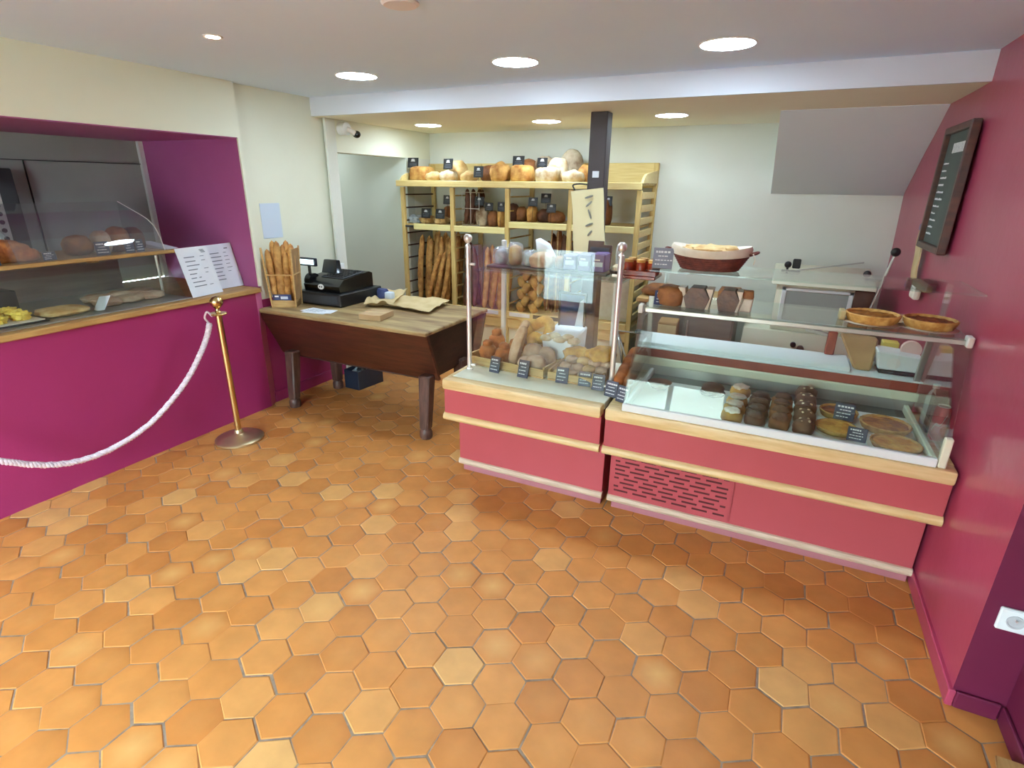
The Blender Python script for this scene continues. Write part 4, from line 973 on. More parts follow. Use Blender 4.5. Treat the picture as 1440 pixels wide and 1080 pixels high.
# crates of bread on the deck
def crate(label, fl, fr, depth, h):
    fl, fr = Vector(fl), Vector(fr); d = fr-fl; L = d.length; rz = math.atan2(d.y, d.x)
    t = thing('wooden_crate', label, 'crate', fl, rz, 'shallow crates behind the glass')
    mb = MB(); mb.box(0,L,0,depth,.001,.009,'oak',.001); mb.build('crate_bottom', t, world=False)
    mb = MB(); mb.box(0,L,0,.010,.010,h,'oak',.002); mb.build('front_slat', t, world=False)
    mb = MB(); mb.box(0,L,depth-.01,depth,.010,h,'oak',.002); mb.build('rear_slat', t, world=False)
    for x in (0, L-.012): mb = MB(); mb.box(x,x+.012,.011,depth-.011,.010,h+.012,'oak',.002); mb.build('end_slat', t, world=False)
crate('shallow wooden crate of brioches behind the glass, nearer the wooden table', (-1.66,2.845,ZD), (-1.125,2.785,ZD), .24, .055)
crate('shallow wooden crate of small rolls behind the glass, nearer the pastry counter', (-1.10,2.79,ZD), (-.785,2.795,ZD), .28, .05)
g = 'breads in the crates behind the glass'
def on(px, py, Y, L, W, H, mat, name, label, seed, rz=0, zb=None, T=None, grp=g, **kw):
    p = at(px, py, Y=Y); kw.setdefault('nz', .08)
    mb = MB(); mb.blob(L, W, H, mat, seed=seed, T=T, **kw)
    return solo(mb, name, label, 'bread', (p.x, Y, zb if zb is not None else p.z), (0,0,rz), grp, smooth=60)
def brioche(x, y, z, label, seed, r=.055, h=.11):
    t = thing('brioche', label, 'bread', (x,y,z), 0, g)
    mb = MB(); V = []; F = []; n = 24
    prof = [(.70,0),(.80,.15),(.95,.45),(1.0,.6),(.9,.78),(.6,.9),(.0,.95)]
    for q, (rr, zz) in enumerate(prof):
        for k in range(n):
            a = 2*PI*k/n; f_ = 1+.07*math.cos(8*a)*(1 if zz < .7 else .2)
            V.append((x+r*rr*f_*math.cos(a), y+r*rr*f_*math.sin(a), z+h*zz))
    for q in range(len(prof)-1):
        for k in range(n): F.append((q*n+k, q*n+(k+1) % n, (q+1)*n+(k+1) % n, (q+1)*n+k))
    F.append(tuple(reversed(range(n))))
    mb.add(V, F, 'crust_brioche'); mb.build('fluted_body', t, smooth=60)
    mb = MB(); mb.blob(r*1.1,r*1.1,h*.42,'crust_brioche',seed=seed,flat=.1,c=(x,y,z+h*.80)); mb.build('top_knob', t, smooth=60)
brioche(-1.565,2.93,.682,'fluted brioche in the crate corner beside the steel post',401)
brioche(-1.45,2.925,.682,'second fluted brioche along the front of the crate',402)
brioche(-1.57,3.06,.70,'fluted brioche behind the one in the crate corner',403,.055,.13)
def croissant(x, y, z, rz, label, seed):
    t = thing('croissant', label, 'bread', (x,y,z), rz, g)
    mb = MB()
    for k in range(7):
        a = -1+2*k/6; mb.blob(.04,.062*(1-.62*a*a)+.012,.058*(1-.6*a*a)+.012,'crust_croissant',seed=seed+k,nu=16,nv=9,flat=.1,c=(a*.062,.032*a*a,0))
    mb.build('crust_body', t, world=False, smooth=60)
croissant(-1.44,3.05,.715,.3,'croissant lying behind the second fluted brioche',420)
croissant(-1.40,2.99,.76,-.5,'croissant on top of the pile beside the second brioche',430)
on(703,505,2.91,.09,.10,.06,'crust_brown','dark_roll','dark roll behind the first grey card in the crate',440,zb=.682)
for i, (px, Y, lb, r_) in enumerate(((719,2.90,'smooth beige finger loaf leaning upright in the middle of the crate',.2),(726,3.04,'second beige finger loaf leaning behind the first',.1))):
    p = at(px, 500, Y=Y)
    mb = MB(); mb.blob(.25,.075,.065,'crust_beige',seed=450+i,nz=.03,e=.75,T=Matrix.Rotation(r_,4,'Y') @ Matrix.Rotation(-.32-.1*i,4,'X') @ Matrix.Translation((0,0,.125)) @ Matrix.Rotation(-PI/2,4,'Y') @ Matrix.Translation((0,0,-.03)))
    solo(mb, 'finger_loaf', lb, 'bread', (p.x,Y,.69), (0,0,0), g, smooth=60)
on(738,515,2.86,.085,.09,.085,'crust_beige','round_roll','round beige roll standing behind the second grey card',460,zb=.682,nz=.04)
t = thing('knotted_bread', 'golden knotted bread on top behind the beige finger loaves', 'bread', (-1.33,3.16,.74), 0, g)
mb = MB(); P = [(-1.33+.065*math.sin(a)+.035*math.sin(2*a), 3.14+.04*math.cos(a*1.0), .84+.055*math.cos(a)+.03*math.sin(3*a)) for a in [2*PI*k/40 for k in range(40)]]
mb.tube(P, .034, 'crust_curry', 12, closed=True); mb.build('dough_ring', t, smooth=70)
mb = MB(); mb.blob(.16,.12,.09,'crust_curry',seed=470,c=(-1.33,3.14,.695)); mb.build('lower_bun', t, smooth=60)
for i, (x, y, lb) in enumerate(((-1.21,2.87,'first smooth loaf at the crate end by the second crate'),(-1.20,2.99,'second smooth loaf at the crate end, behind the first'),(-1.27,2.97,'smooth loaf between the beige roll and the crate end'))):
    bread('smooth_loaf', lb, .13, .10, .10+.02*i, 'crust_beige', (x,y,.682), .2*i, g, 480+i, nz=.04)
t = thing('cookie_bag', 'white paper bag of pale cookies lying open above the crates', 'paper bag', (-1.14,3.18,.70))
mb = MB(); mb.hull8([(-1.25,3.08,.70),(-1.06,3.05,.70),(-1.03,3.24,.70),(-1.22,3.27,.70)],[(-1.26,3.07,.84),(-1.05,3.04,.84),(-1.02,3.25,.90),(-1.23,3.28,.90)],'paper',.008); mb.build('paper_wrap', t)
mb = MB()
for i in range(5): mb.blob(.075,.07,.035,'crust_flour',seed=490+i,c=(-1.22+.045*i,3.05+.02*(i % 2),.83+.012*(i % 2)),nu=16,nv=8)
a = mb.build('cookie_heap', t, smooth=60); a['kind'] = 'stuff'
for i, (x, y, z, lb) in enumerate(((-1.02,3.06,.76,'golden flat bread behind the small rolls, nearer the cookie bag'),(-.90,3.07,.76,'second golden flat bread behind the small rolls'),(-.84,3.0,.80,'golden flat bread tipped against the rear post'))):
    bread('flat_bread', lb, .16, .13, .08, 'crust_curry', (x,y,z-.03), .3*i, g, 500+i, nz=.1)
k = 0
for j in range(3):
    for i in range(4):
        o = bread('small_roll', 'small pinkish beige roll heaped in the crate nearer the pastry counter', .075, .07, .05, 'crust_beige' if (i+j) % 3 else 'crust_pale', (-1.045+.072*i+.01*j, 2.845+.07*j, .682+.022*j), .7*k, 'small rolls in the crate', 510+k, nz=.07); k += 1
# little cards along the deck
g2 = 'grey chalked cards along the counter deck'
for i, (px, py, w_, h_, rz, lb) in enumerate(((694,524,16,21,-.1,'grey chalked card before the fluted brioches'),(734,531,17,23,-.1,'tall grey chalked card before the round beige roll'),(789,539,18,21,.05,'grey chalked card at the start of the small rolls crate'),(821,543,18,19,.1,'grey chalked card half behind another near the steel post'),(840,549,18,21,.05,'grey chalked card before the steel post, overlapping its neighbour'),(857,558,19,21,-.25,'dark chalked card at the foot of the steel post, nearer the glass'),(873,566,20,22,-.35,'dark chalked card on the seam between the two counters'))):
    p = at(px, py, Z=ZD+.001); d = (p-CAM).dot(fwd)
    price_tag((p.x,p.y,ZD+.001), w_*d/F_PX, h_*d/F_PX*1.08, lb, g2, 'slate_tag', -.28, rz, 60+i, 0, 1)
# goods on the glass shelf of the bread counter
ZG = 1.2725
mb = MB(); mb.box(-1.55,-.82,2.88,3.08,ZG,ZG+.014,'display_dark',.004); solo(mb, 'display_tray', 'long black tray on the glass shelf above the brioches', 'tray')
ZT2 = ZG+.0145
g3 = 'wrapped goods on the glass shelf'
def pouch(x, y, w, dp, h, mat, label, seed, name='wrapped_bread'):
    t = thing(name, label, 'bread', (x,y,ZT2), 0, g3)
    mb = MB(); mb.blob(w*.86,dp*.86,h*.86,mat,seed=seed,c=(x,y,ZT2+.003)); mb.build('loaf', t, smooth=60)
    mb = MB(); mb.blob(w,dp,h,'film',seed=seed+1,nz=.1,e=.6,c=(x,y,ZT2+.0005)); mb.build('clear_wrapper', t, smooth=30)
pouch(-1.49,2.97,.09,.10,.10,'clear_bag','empty looking clear wrapper at the steel post end of the shelf',600)
pouch(-1.40,2.965,.085,.10,.13,'crust_gold','golden roll in clear wrapper on the glass shelf',603)
pouch(-1.31,2.975,.08,.10,.09,'clear_bag','clear wrapped packet between golden roll and white bagged loaf',606)
t = thing('bagged_loaf', 'pinkish loaf in an open white paper bag on the glass shelf', 'bread', (-1.22,2.96,ZT2), 0, g3)
mb = MB(); mb.blob(.15,.12,.085,'crust_beige',seed=610,c=(-1.22,2.95,ZT2+.001)); mb.build('loaf', t, smooth=60)
mb = MB(); mb.hull8([(-1.27,2.985,ZT2+.05),(-1.16,2.985,ZT2+.04),(-1.16,3.04,ZT2+.04),(-1.27,3.04,ZT2+.05)],[(-1.29,2.99,ZT2+.15),(-1.21,2.985,ZT2+.12),(-1.20,3.02,ZT2+.13),(-1.27,3.03,ZT2+.16)],'paper',.006); mb.build('bag_mouth', t)
bread('brown_end', 'small brown heel of bread beside the white bagged loaf', .06, .09, .07, 'crust_brown', (-1.12,2.97,ZT2), .2, g3, 613)
for i in range(3):
    x = -1.045+.082*i
    t = thing('purple_packet', ['first purple packet behind the bright reflection on the shelf','middle purple packet of three on the glass shelf','last purple packet, below the chocolate bars'][i], 'packet', (x,2.97,ZT2), 0, 'purple packets on the glass shelf')
    mb = MB(); mb.box(x-.038,x+.038,2.92,3.02,ZT2+.0005,ZT2+.085+.008*i,'purple_pack',.006); mb.build('carton', t)
    mb = MB(); mb.box(x-.026,x+.026,2.9192,2.92,ZT2+.03,ZT2+.055,'paper_blue',0); mb.box(x-.02,x+.01,2.9191,2.92,ZT2+.062,ZT2+.07,'chalk',0); mb.build('printed_label', t)
for i in range(2):
    x = -.945+.05*i; z = ZT2+.10
    mb = MB(); T = Matrix.Translation((x,3.05,ZT2)) @ Matrix.Rotation(-.12,4,'X'); mb.box(-.045,.045,0,.014,.0005,.155-.02*i,'choc_pack',.003,T=T); mb.box(-.03,.03,-.0008,0,.09,.12,'ink_dark',0,T=T)
    solo(mb, 'chocolate_bar', ['taller brown chocolate bar standing behind the purple packets','shorter brown chocolate bar standing behind the purple packets'][i], 'chocolate bar', group='chocolate bars on the glass shelf')
t = thing('pastry_dish', 'dark oval dish of pale pastry at the end of the glass shelf', 'dish', (-.765,2.97,ZG))
mb = MB(); mb.lathe([(.05,0),(.065,.03),(.062,.032),(.045,.008),(0,.008)],'display_dark',28,(-.765,2.97,ZG)); mb.build('dish', t)
mb = MB(); mb.blob(.09,.09,.05,'crust_flour',seed=620,nz=.2,c=(-.765,2.97,ZG+.009)); mb.build('pastry_heap', t, smooth=60)
t = thing('jam_jar_tray', 'low tray packed with amber red jam jars past the steel post', 'tray', (-.66,2.97,ZG))
mb = MB(); mb.box(-.735,-.56,2.88,3.06,ZG+.001,ZG+.02,'jam',.004); mb.box(-.735,-.56,2.88,2.888,ZG+.02,ZG+.045,'jam',.002); mb.build('tray_box', t)
for i in range(6):
    x = -.712+.062*(i % 3); y = 2.925+.075*(i//3)
    j = thing('jam_jar', 'small amber red jam jar in the low tray past the steel post', 'jar', (x,y,ZG+.0205), 0, 'jam jars in the low tray')
    mb = MB(); mb.lathe([(.024,0),(.026,.006),(.026,.055),(.021,.064)],'jam',16,(x,y,ZG+.0205)); mb.build('jar_body', j)
    mb = MB(); mb.lathe([(.023,.064),(.023,.078),(0,.078)],'crust_gold',16,(x,y,ZG+.0205)); mb.build('lid', j)
# long loaves and wire holder between the two counters
t = thing('wire_holder', 'grey folding wire bread holder between the two counters', 'wire holder', (-.70,3.0,ZD))
mb = MB()
mb.tube([(-.80,3.14,.92),(-.60,3.16,.92),(-.70,2.93,.74)], .007, 'alu', 8, closed=True)
mb.tube([(-.70,2.93,.74),(-.70,3.12,.685),(-.60,3.16,.92)], .006, 'alu', 8); mb.tube([(-.70,3.12,.685),(-.80,3.14,.92)], .006, 'alu', 8); mb.build('wire_frame', t)
mb = MB(); mb.box(-.69,-.63,3.10,3.15,.925,.945,'black',.005); mb.build('grip', t)
for i, (x, lb, mt) in enumerate(((-.672,'long brown loaf lying lengthways between the counters beside the steel post','crust_brioche'),(-.622,'second long brown loaf between the counters, against the pastry case','crust_brown'))):
    mb = baguette_mb(.45-.03*i, .037-.006*i, mt, seed=640+i, cuts=4)
    o = solo(mb, 'long_loaf', lb, 'bread', (x, 2.71, .735), (-1.36,0,0), 'long loaves between the counters', smooth=60)
mb = MB(); mb.box(-.69,-.585,2.70,3.18,.6725,.690,'oak_y',.004); solo(mb, 'bread_board', 'narrow wooden board under the long brown loaves between counters', 'board')
t = thing('framed_panel', 'small black framed navy and pale blue panel behind the flat breads', 'sign', (-1.12,3.23,ZD))  # upright navy panel with a slanting pale stripe
mb = MB(); mb.box(-1.205,-1.045,3.235,3.247,.70,1.09,'navy',.001); mb.build('navy_panel', t)
mb = MB(); mb.box(-1.215,-1.203,3.228,3.25,ZD+.001,1.10,'black',.002); mb.box(-1.047,-1.033,3.228,3.25,ZD+.001,1.10,'black',.002); mb.box(-1.215,-1.035,3.228,3.25,1.09,1.105,'black',.002); mb.build('panel_frame', t)
mb = MB(); mb.hull8([(-1.13,3.231,.72),(-1.05,3.231,.72),(-1.05,3.235,.72),(-1.13,3.235,.72)],[(-1.075,3.231,1.05),(-1.05,3.231,1.07),(-1.05,3.235,1.07),(-1.075,3.235,1.05)],'paper_blue',0); a = mb.build('pale_stripe', t); a['label'] = 'pale blue slanting stripe'
# ---- pastry counter
t = thing('pastry_counter', 'long coral refrigerated pastry counter under slanting glass beside the berry wall', 'display counter', (.06,2.9,0))
RX0_, RX1_ = -.675, .788
counter(t, RX0_, RX1_, False)
mb = MB(); mb.box(RX0_,RX1_,2.595,3.22,.63,ZD-.002,'oak_x',.003); mb.build('deck', t)
mb = MB(); mb.box(-.662,-.018,2.684,2.692,.098,.395,'coral',.002); mb.box(-.655,-.025,2.6825,2.684,.10,.385,'coral',.001); o = mb.build('vent_panel', t)
mb = MB(); r = random.Random(2)
for k in range(10):
    z = .122+.026*k; x = -.632 - (.055 if k % 2 else 0)
    if k % 3 == 2: x += .03
    while x < -.04:
        a_, b_ = max(x, -.635), min(x+.078, -.045)
        if b_-a_ > .015: mb.box(a_,b_,2.6814,2.6826,z-.001,z+.009,'coral_dark',0)
        x += .106
mb.build('vent_slots', o)
# white tray frame
ZP = .674
mb = MB(); fx0, fx1, fy0, fy1 = -.592, .712, 2.462, 3.10
fy0 = 2.53
mb.box(fx0,fx1,fy0,fy0+.025,ZD-.001,.708,'white_enamel',.004); mb.box(fx0,fx0+.022,fy0+.025,3.19,ZD-.001,.708,'white_enamel',.004); mb.box(fx1-.022,fx1,fy0+.025,3.19,ZD-.001,.708,'cream_enamel',.004); mb.build('tray_frame', t)
mb = MB(); mb.box(fx0+.022,fx1-.022,fy0+.025,3.075,ZD-.001,ZP,'white_enamel',.001); mb.build('tray_floor', t)
mb = MB(); mb.box(fx0+.022,fx1-.022,3.075,3.19,ZD-.001,ZP-.001,'shadow_gap',.001); mb.build('rear_channel', t)
mb = MB(); mb.box(-.66,.73,3.19,3.24,ZD-.001,.729,'alu',.002); mb.build('rear_wall', t)
mb = MB(); mb.box(-.66,.74,3.18,3.24,.729,.774,'cream_enamel',.004); mb.build('rear_rail', t)
mb = MB(); mb.box(-.66,.73,3.195,3.24,.774,.824,'rust_panel',.002); mb.build('rust_panel', t)
mb = MB(); mb.box(-.665,.745,3.19,3.50,.824,.832,'white_enamel',.003); mb.box(-.665,.43,3.215,3.47,.832,.856,'white_enamel',.004); mb.build('service_top', t)
mb = MB(); mb.box(-.64,.73,3.24,3.48,.05,.824,'coral',.002); mb.build('rear_body', t)
# slanting front glass, its clips and side panes
mb = MB(); pane(mb, [(-.588,2.545,.709),(.742,2.545,.709),(.742,2.575,.828),(-.588,2.575,.828)], -.006, 'glass_green'); mb.build('low_front_glass', t)
mb = MB(); pane(mb, [(-.588,2.577,.832),(.742,2.577,.832),(.785,2.822,1.118),(-.600,2.822,1.118)], -.006, 'glass'); mb.build('front_glass', t)
for x in (-.586, .728):
    mb = MB(); mb.prism([(2.575,.709),(3.185,.709),(3.185,1.10),(2.838,1.10),(2.60,.832)], x, x+.006, 'glass', 'yz'); mb.build('side_glass', t)
mb = MB(); mb.box(.716,.745,2.535,2.565,.67,.80,'cream_enamel',.004); mb.build('corner_block', t)
mb = MB(); mb.box(-.60,.775,2.822,3.26,1.140,1.150,'glass_green',.001); mb.build('lower_glass_shelf', t)
mb = MB(); mb.box(-.585,.77,2.834,2.864,1.118,1.139,'alu',.002); mb.build('shelf_profile', t)
for x in (-.618, .765):
    mb = MB(); mb.box(x,x+.024,2.812,2.866,1.112,1.158,'lamp_rim',.004); mb.build('shelf_clip', t)
mb = MB(); mb.box(-.60,.785,2.822,3.22,1.328,1.336,'glass_green',.001); mb.build('upper_glass_shelf', t)
mb = MB()
for x in (-.55, .73): mb.box(x,x+.006,3.10,3.2,1.151,1.3275,'glass',0)
mb.build('shelf_supports', t)
for a, b in (((-.612,3.19,.72),(-.625,3.17,1.14)), ((.722,3.23,.78),(.712,3.12,1.14))):
    mb = MB(); a, b = Vector(a), Vector(b); w_ = .014
    mb.hull8([(a.x-w_,a.y-.01,a.z),(a.x+w_,a.y-.01,a.z),(a.x+w_,a.y+.01,a.z),(a.x-w_,a.y+.01,a.z)],[(b.x-w_,b.y-.01,b.z),(b.x+w_,b.y-.01,b.z),(b.x+w_,b.y+.01,b.z),(b.x-w_,b.y+.01,b.z)],'alu',.003); mb.build('shelf_strut', t)
# goods on the tray floor
g4 = 'small pastries on the white tray'
def pastry(x, y, z, label, kind, seed, grp=g4, r=.051, h=.05):
    t = thing({'cream':'cream_pastry','choc':'chocolate_tartlet','swirl':'brown_pastry','nut':'nut_brownie'}[kind], label, 'pastry', (x,y,z), seed*.6, grp)
    base, top = {'cream':('crust_gold','cream_icing'),'choc':('chocolate','chocolate'),'swirl':('crust_brown','nut_choc'),'nut':('nut_choc','nut_choc')}[kind]
    T = Matrix.Rotation(0,4,'Z')
    mb = MB(); mb.blob(r*2,r*1.8,h,base,seed=seed,nu=18,nv=10); mb.build('pastry_base', t, world=False, smooth=60)
    mb = MB()
    if kind == 'nut':
        for q in range(4): a = q*1.6+seed; mb.blob(.016,.013,.011,'crust_flour',seed=q,nu=10,nv=6,c=(math.cos(a)*r*.5,math.sin(a)*r*.45,h*.86-.001*q))
        mb.build('nut_pieces', t, world=False, smooth=60)
    else:
        mb.blob(r*1.5,r*1.35,h*.45,top,seed=seed+1,nu=16,nv=9,nz=.2,c=(0,0,h*.72)); mb.build('topping', t, world=False, smooth=60)
for i in range(4): pastry(-.085+.004*i, 2.635+.105*i, ZP+.001+(.02 if i == 3 else 0), ['cream topped pastry nearest the glass in the pale column','second cream topped pastry of the pale column','third cream topped pastry of the pale column','cream topped pastry at the back of the pale column'][i], 'cream', 700+i, h=.06)
for i in range(4): pastry(.018+.004*i, 2.63+.10*i, ZP+.001, ['dark chocolate tartlet nearest the glass, beside the pale column','second dark chocolate tartlet in its column','third dark chocolate tartlet in its column','dark chocolate tartlet at the back of its column'][i], 'choc', 710+i, h=.06, r=.050)
for i in range(4): pastry(.122+.003*i, 2.635+.10*i, ZP+.001, ['swirled brown pastry nearest the glass','second swirled brown pastry from the glass','third swirled brown pastry from the glass','swirled brown pastry at the back of its column'][i], 'swirl', 720+i, h=.068, r=.050)
for i in range(5): pastry(.224+.003*i, 2.64+.098*i, ZP+.001+.008*i, ['nut studded brownie nearest the glass','second nut studded brownie from the glass','third nut studded brownie from the glass','fourth nut studded brownie from the glass','nut studded brownie at the back of its column'][i], 'nut', 730+i, h=.072, r=.050)
def tart(x, y, z, r, label, fill, seed, grp, h=.03, paper=True):
    t = thing('tart', label, 'tart', (x,y,z), seed*.4, grp)
    mb = MB(); n = 48; V = []; F = []
    prof = [(.0,0),(.86,0),(.97,.7),(1.0,1.0),(.95,1.12),(.89,.95),(.87,.7)]
    for rr, zz in prof[1:]:
        for k in range(n): a = 2*PI*k/n; f_ = 1+.018*math.cos(24*a); V.append((r*rr*f_*math.cos(a), r*rr*f_*math.sin(a), .003+h*zz))
    for q in range(len(prof)-2):
        for k in range(n): F.append((q*n+k, q*n+(k+1) % n, (q+1)*n+(k+1) % n, (q+1)*n+k))
    F.append(tuple(reversed(range(n)))); mb.add(V, F, 'tart_rim'); mb.build('pastry_shell', t, world=False, smooth=60)
    mb = MB(); V = []; F = []; R_ = 8
    for q in range(R_+1):
        for k in range(n): a = 2*PI*k/n; rr = r*.885*q/R_; V.append((rr*math.cos(a), rr*math.sin(a), .003+h*.82+h*.22*noise.noise(Vector((rr*60*math.cos(a), rr*60*math.sin(a), seed)))))
    for q in range(R_):
        for k in range(n): F.append((q*n+k, q*n+(k+1) % n, (q+1)*n+(k+1) % n, (q+1)*n+k)[::-1])
    mb.add(V, F, fill); mb.build('filling', t, world=False, smooth=60)
    if paper: mb = MB(); mb.lathe([(r*1.06,0),(r*1.08,.0018),(0,.0018)],'linen',40); mb.build('paper_doily', t, world=False)
g5 = 'tarts on the white tray'
tart(.385,2.945,ZP+.001,.085,'small deep tart under the grey chalked card on the tray','tart_fruit',1,g5)
tart(.365,2.74,ZP+.001,.090,'flat golden tart beside the nut brownies on the tray','custard',2,g5,.022)
tart(.57,2.865,ZP+.001,.105,'large browned tart at the back of the tray, towards the berry wall','tart_fill',3,g5)
tart(.585,2.655,ZP+.001,.098,'large flat golden tart at the tray corner by the berry wall','custard',4,g5,.024)
for i, (px, py, w_, h_, lb) in enumerate(((1185,592,25,24,'grey chalked card standing on the tarts at the tray middle'),(1203,622,24,20,'grey chalked card lying low near the glass between two tarts'))):
    p = at(px, py, Z=ZP+.03); d = (p-CAM).dot(fwd)
    price_tag((p.x,p.y,ZP+.034), w_*d/F_PX, h_*d/F_PX, lb, 'grey cards on the tray', 'slate_tag', -.5, -.1, 80+i, 0, 1)
t = thing('brown_cake', 'round brown cake on a black base at the back of the tray', 'cake', (-.21,2.985,ZP))
mb = MB(); mb.lathe([(.062,.001),(.066,.012),(.06,.014),(0,.014)],'black',28,(-.21,2.985,ZP)); mb.build('black_base', t)
mb = MB(); mb.blob(.115,.115,.045,'nut_choc',seed=750,c=(-.21,2.985,ZP+.0145)); mb.build('cake_body', t, smooth=60)
mb = MB(); mb.lathe([(.04,.001),(.062,.03),(.066,.034),(.058,.032),(.036,.008),(0,.006)],'wood_bowl',32,(-.49,2.95,ZP)); solo(mb, 'wooden_bowl', 'shallow brown bowl in the tray corner by the long loaves', 'bowl')
# drinks beside the case
def can():
    x, y = .7665, 2.86
    t = thing('drink_can', 'red drinks can with a white wave standing by the berry wall', 'can', (x,y,ZD))
    mb = MB(); mb.lathe([(.022,0),(.026,.002),(.0305,.009),(.0305,.150),(.024,.160)],'red_can',28,(x,y,ZD)); mb.build('can_body', t)
    mb = MB(); mb.lathe([(.024,.160),(.0245,.164),(.022,.164),(.021,.159),(0,.159)],'steel',28,(x,y,ZD)); mb.build('can_top', t)
    mb = MB(); V = []; F = []
    for k in range(15):
        a = -2.6+1.5*k/14; z = ZD+.045+.07*k/14+.012*math.sin(k*.55)
        for d in (0, .010+.004*math.sin(k*.4)): V.append((x+.0309*math.cos(a), y+.0309*math.sin(a), z+d))
    for k in range(14): F.append((k*2,k*2+2,k*2+3,k*2+1))
    mb.add(V, F, 'chalk'); mb.build('white_wave', t)
can()
x, y = .7655, 3.05
t = thing('water_bottle', 'small clear plastic bottle standing behind the red can', 'bottle', (x,y,ZD))
mb = MB(); mb.lathe([(.024,0),(.029,.004),(.029,.06),(.026,.07),(.029,.08),(.029,.135),(.020,.165),(.012,.178),(.012,.19)],'pet',20,(x,y,ZD)); mb.build('bottle_body', t)
mb = MB(); mb.lathe([(.0145,.185),(.0145,.203),(0,.203)],'lamp_rim',16,(x,y,ZD)); mb.build('cap', t)
t = thing('drink_carton', 'small grey brown carton standing between the red can and the bottle', 'carton', (.765,2.955,ZD))
mb = MB(); mb.box(.740,.790,2.925,2.985,ZD+.0005,.855,'choc_pack',.003); mb.build('carton_body', t)
mb = MB(); mb.hull8([(.740,2.925,.855),(.790,2.925,.855),(.790,2.985,.855),(.740,2.985,.855)],[(.742,2.95,.878),(.788,2.95,.878),(.788,2.96,.878),(.742,2.96,.878)],'alu',.001); mb.build('folded_top', t)
# goods on the lower glass shelf
ZH = 1.1505
def hexpack(x, y, w, h, dp, label, seed):
    t = thing('brown_packet', label, 'packet', (x,y,ZH), 0, 'brown packets on the lower glass shelf')
    mb = MB(); mb.prism([(x-w*.36,ZH+.0005),(x+w*.36,ZH+.0005),(x+w*.5,ZH+h*.55),(x+w*.26,ZH+h),(x-w*.26,ZH+h),(x-w*.5,ZH+h*.55)], y-dp/2, y+dp/2, 'chocolate', 'xz'); mb.build('packet_body', t)
    mb = MB(); mb.prism([(x+w*.37,ZH+.0005),(x+w*.50,ZH+.0005),(x+w*.62,ZH+h*.98),(x+w*.34,ZH+h*.98),(x+w*.52,ZH+h*.55)], y-dp/2+.004, y+dp/2-.004, 'linen', 'xz'); mb.build('cream_gusset', t)
hexpack(-.345,2.93,.125,.105,.11,'wide dark brown hexagonal packet on the lower glass shelf',1)
hexpack(-.195,2.935,.105,.105,.11,'narrower dark brown hexagonal packet beside the wide one',2)
t = thing('brown_packet', 'rounded brown bread packet beside the navy card on the shelf', 'packet', (-.47,2.94,ZH), 0, 'brown packets on the lower glass shelf')
mb = MB(); mb.blob(.14,.13,.10,'crust_brown',seed=760,e=.6,c=(-.475,2.94,ZH+.0005)); mb.build('bread_body', t, smooth=60)
mb = MB(); mb.prism([(-.415,ZH+.0005),(-.392,ZH+.0005),(-.405,ZH+.10),(-.44,ZH+.10),(-.41,ZH+.055)], 2.89, 2.98, 'linen', 'xz'); mb.build('cream_gusset', t)
t = thing('paper_pouch', 'cream pouch with a brown top at the end of the brown packets', 'packet', (-.115,2.94,ZH))
mb = MB(); mb.hull8([(-.145,2.90,ZH+.0005),(-.085,2.90,ZH+.0005),(-.085,2.98,ZH+.0005),(-.145,2.98,ZH+.0005)],[(-.128,2.915,ZH+.065),(-.080,2.915,ZH+.065),(-.080,2.965,ZH+.065),(-.128,2.965,ZH+.065)],'linen',.006); mb.build('pouch_body', t)
mb = MB(); mb.hull8([(-.128,2.915,ZH+.0655),(-.080,2.915,ZH+.0655),(-.080,2.965,ZH+.0655),(-.128,2.965,ZH+.0655)],[(-.135,2.92,ZH+.105),(-.085,2.92,ZH+.105),(-.085,2.96,ZH+.105),(-.135,2.96,ZH+.105)],'crust_brown',.004); mb.build('brown_top', t)
p = at(931,430,Z=ZH+.001); price_tag((p.x,p.y+.02,ZH+.001), .095,.075,'navy chalked card at the end of the lower glass shelf',None,'navy',-.35,.1,90,0,1)
g6 = 'tarts on the lower glass shelf'
tart(.435,2.985,ZH+.0005,.112,'pale large tart on the lower glass shelf, nearer the packets','tart_fill',11,g6,.036)
tart(.655,2.975,ZH+.0005,.104,'dark topped large tart on the lower glass shelf by the berry wall','tart_fruit',12,g6,.036)
mb = MB(); mb.box(.30,.325,2.95,3.03,ZH+.0005,ZH+.045,'kraft',.004); solo(mb, 'kraft_card', 'small folded kraft card beside the pale large tart', 'card')
# on the upper glass shelf
ZU = 1.3365
bx_, by_ = -.315, 2.985
t = thing('bread_basket', 'oval dark red wicker basket with white linen, full of bread slices', 'basket', (bx_,by_,ZU))
def oval(f_a, f_b, z0, dz=0): return [(bx_+f_a*math.cos(2*PI*k/40), by_+f_b*math.sin(2*PI*k/40), z0+dz*math.cos(2*PI*k/40)**2) for k in range(40)]
mb = MB(); V = []; F = []
rings = [(0.0,0.0,.0008,0),(.135,.085,.0008,0),(.150,.098,.03,0),(.172,.112,.062,0),(.182,.12,.078,.01)]
for a, b, z, dz in rings: V += oval(max(a,.001), max(b,.001), ZU+z, dz)
for q in range(len(rings)-1):
    for k in range(40): F.append((q*40+k, q*40+(k+1) % 40, (q+1)*40+(k+1) % 40, (q+1)*40+k))
mb.add(V, F, 'wicker')
for q in range(7): mb.tube([(x+(x-bx_)*.012,y+(y-by_)*.012,z) for x,y,z in oval(.140+.0060*q,.089+.0045*q,ZU+.010+.010*q)], .0048, 'wicker', 6, closed=True)
mb.build('wicker_body', t, smooth=60)
mb = MB(); V = []; F = []
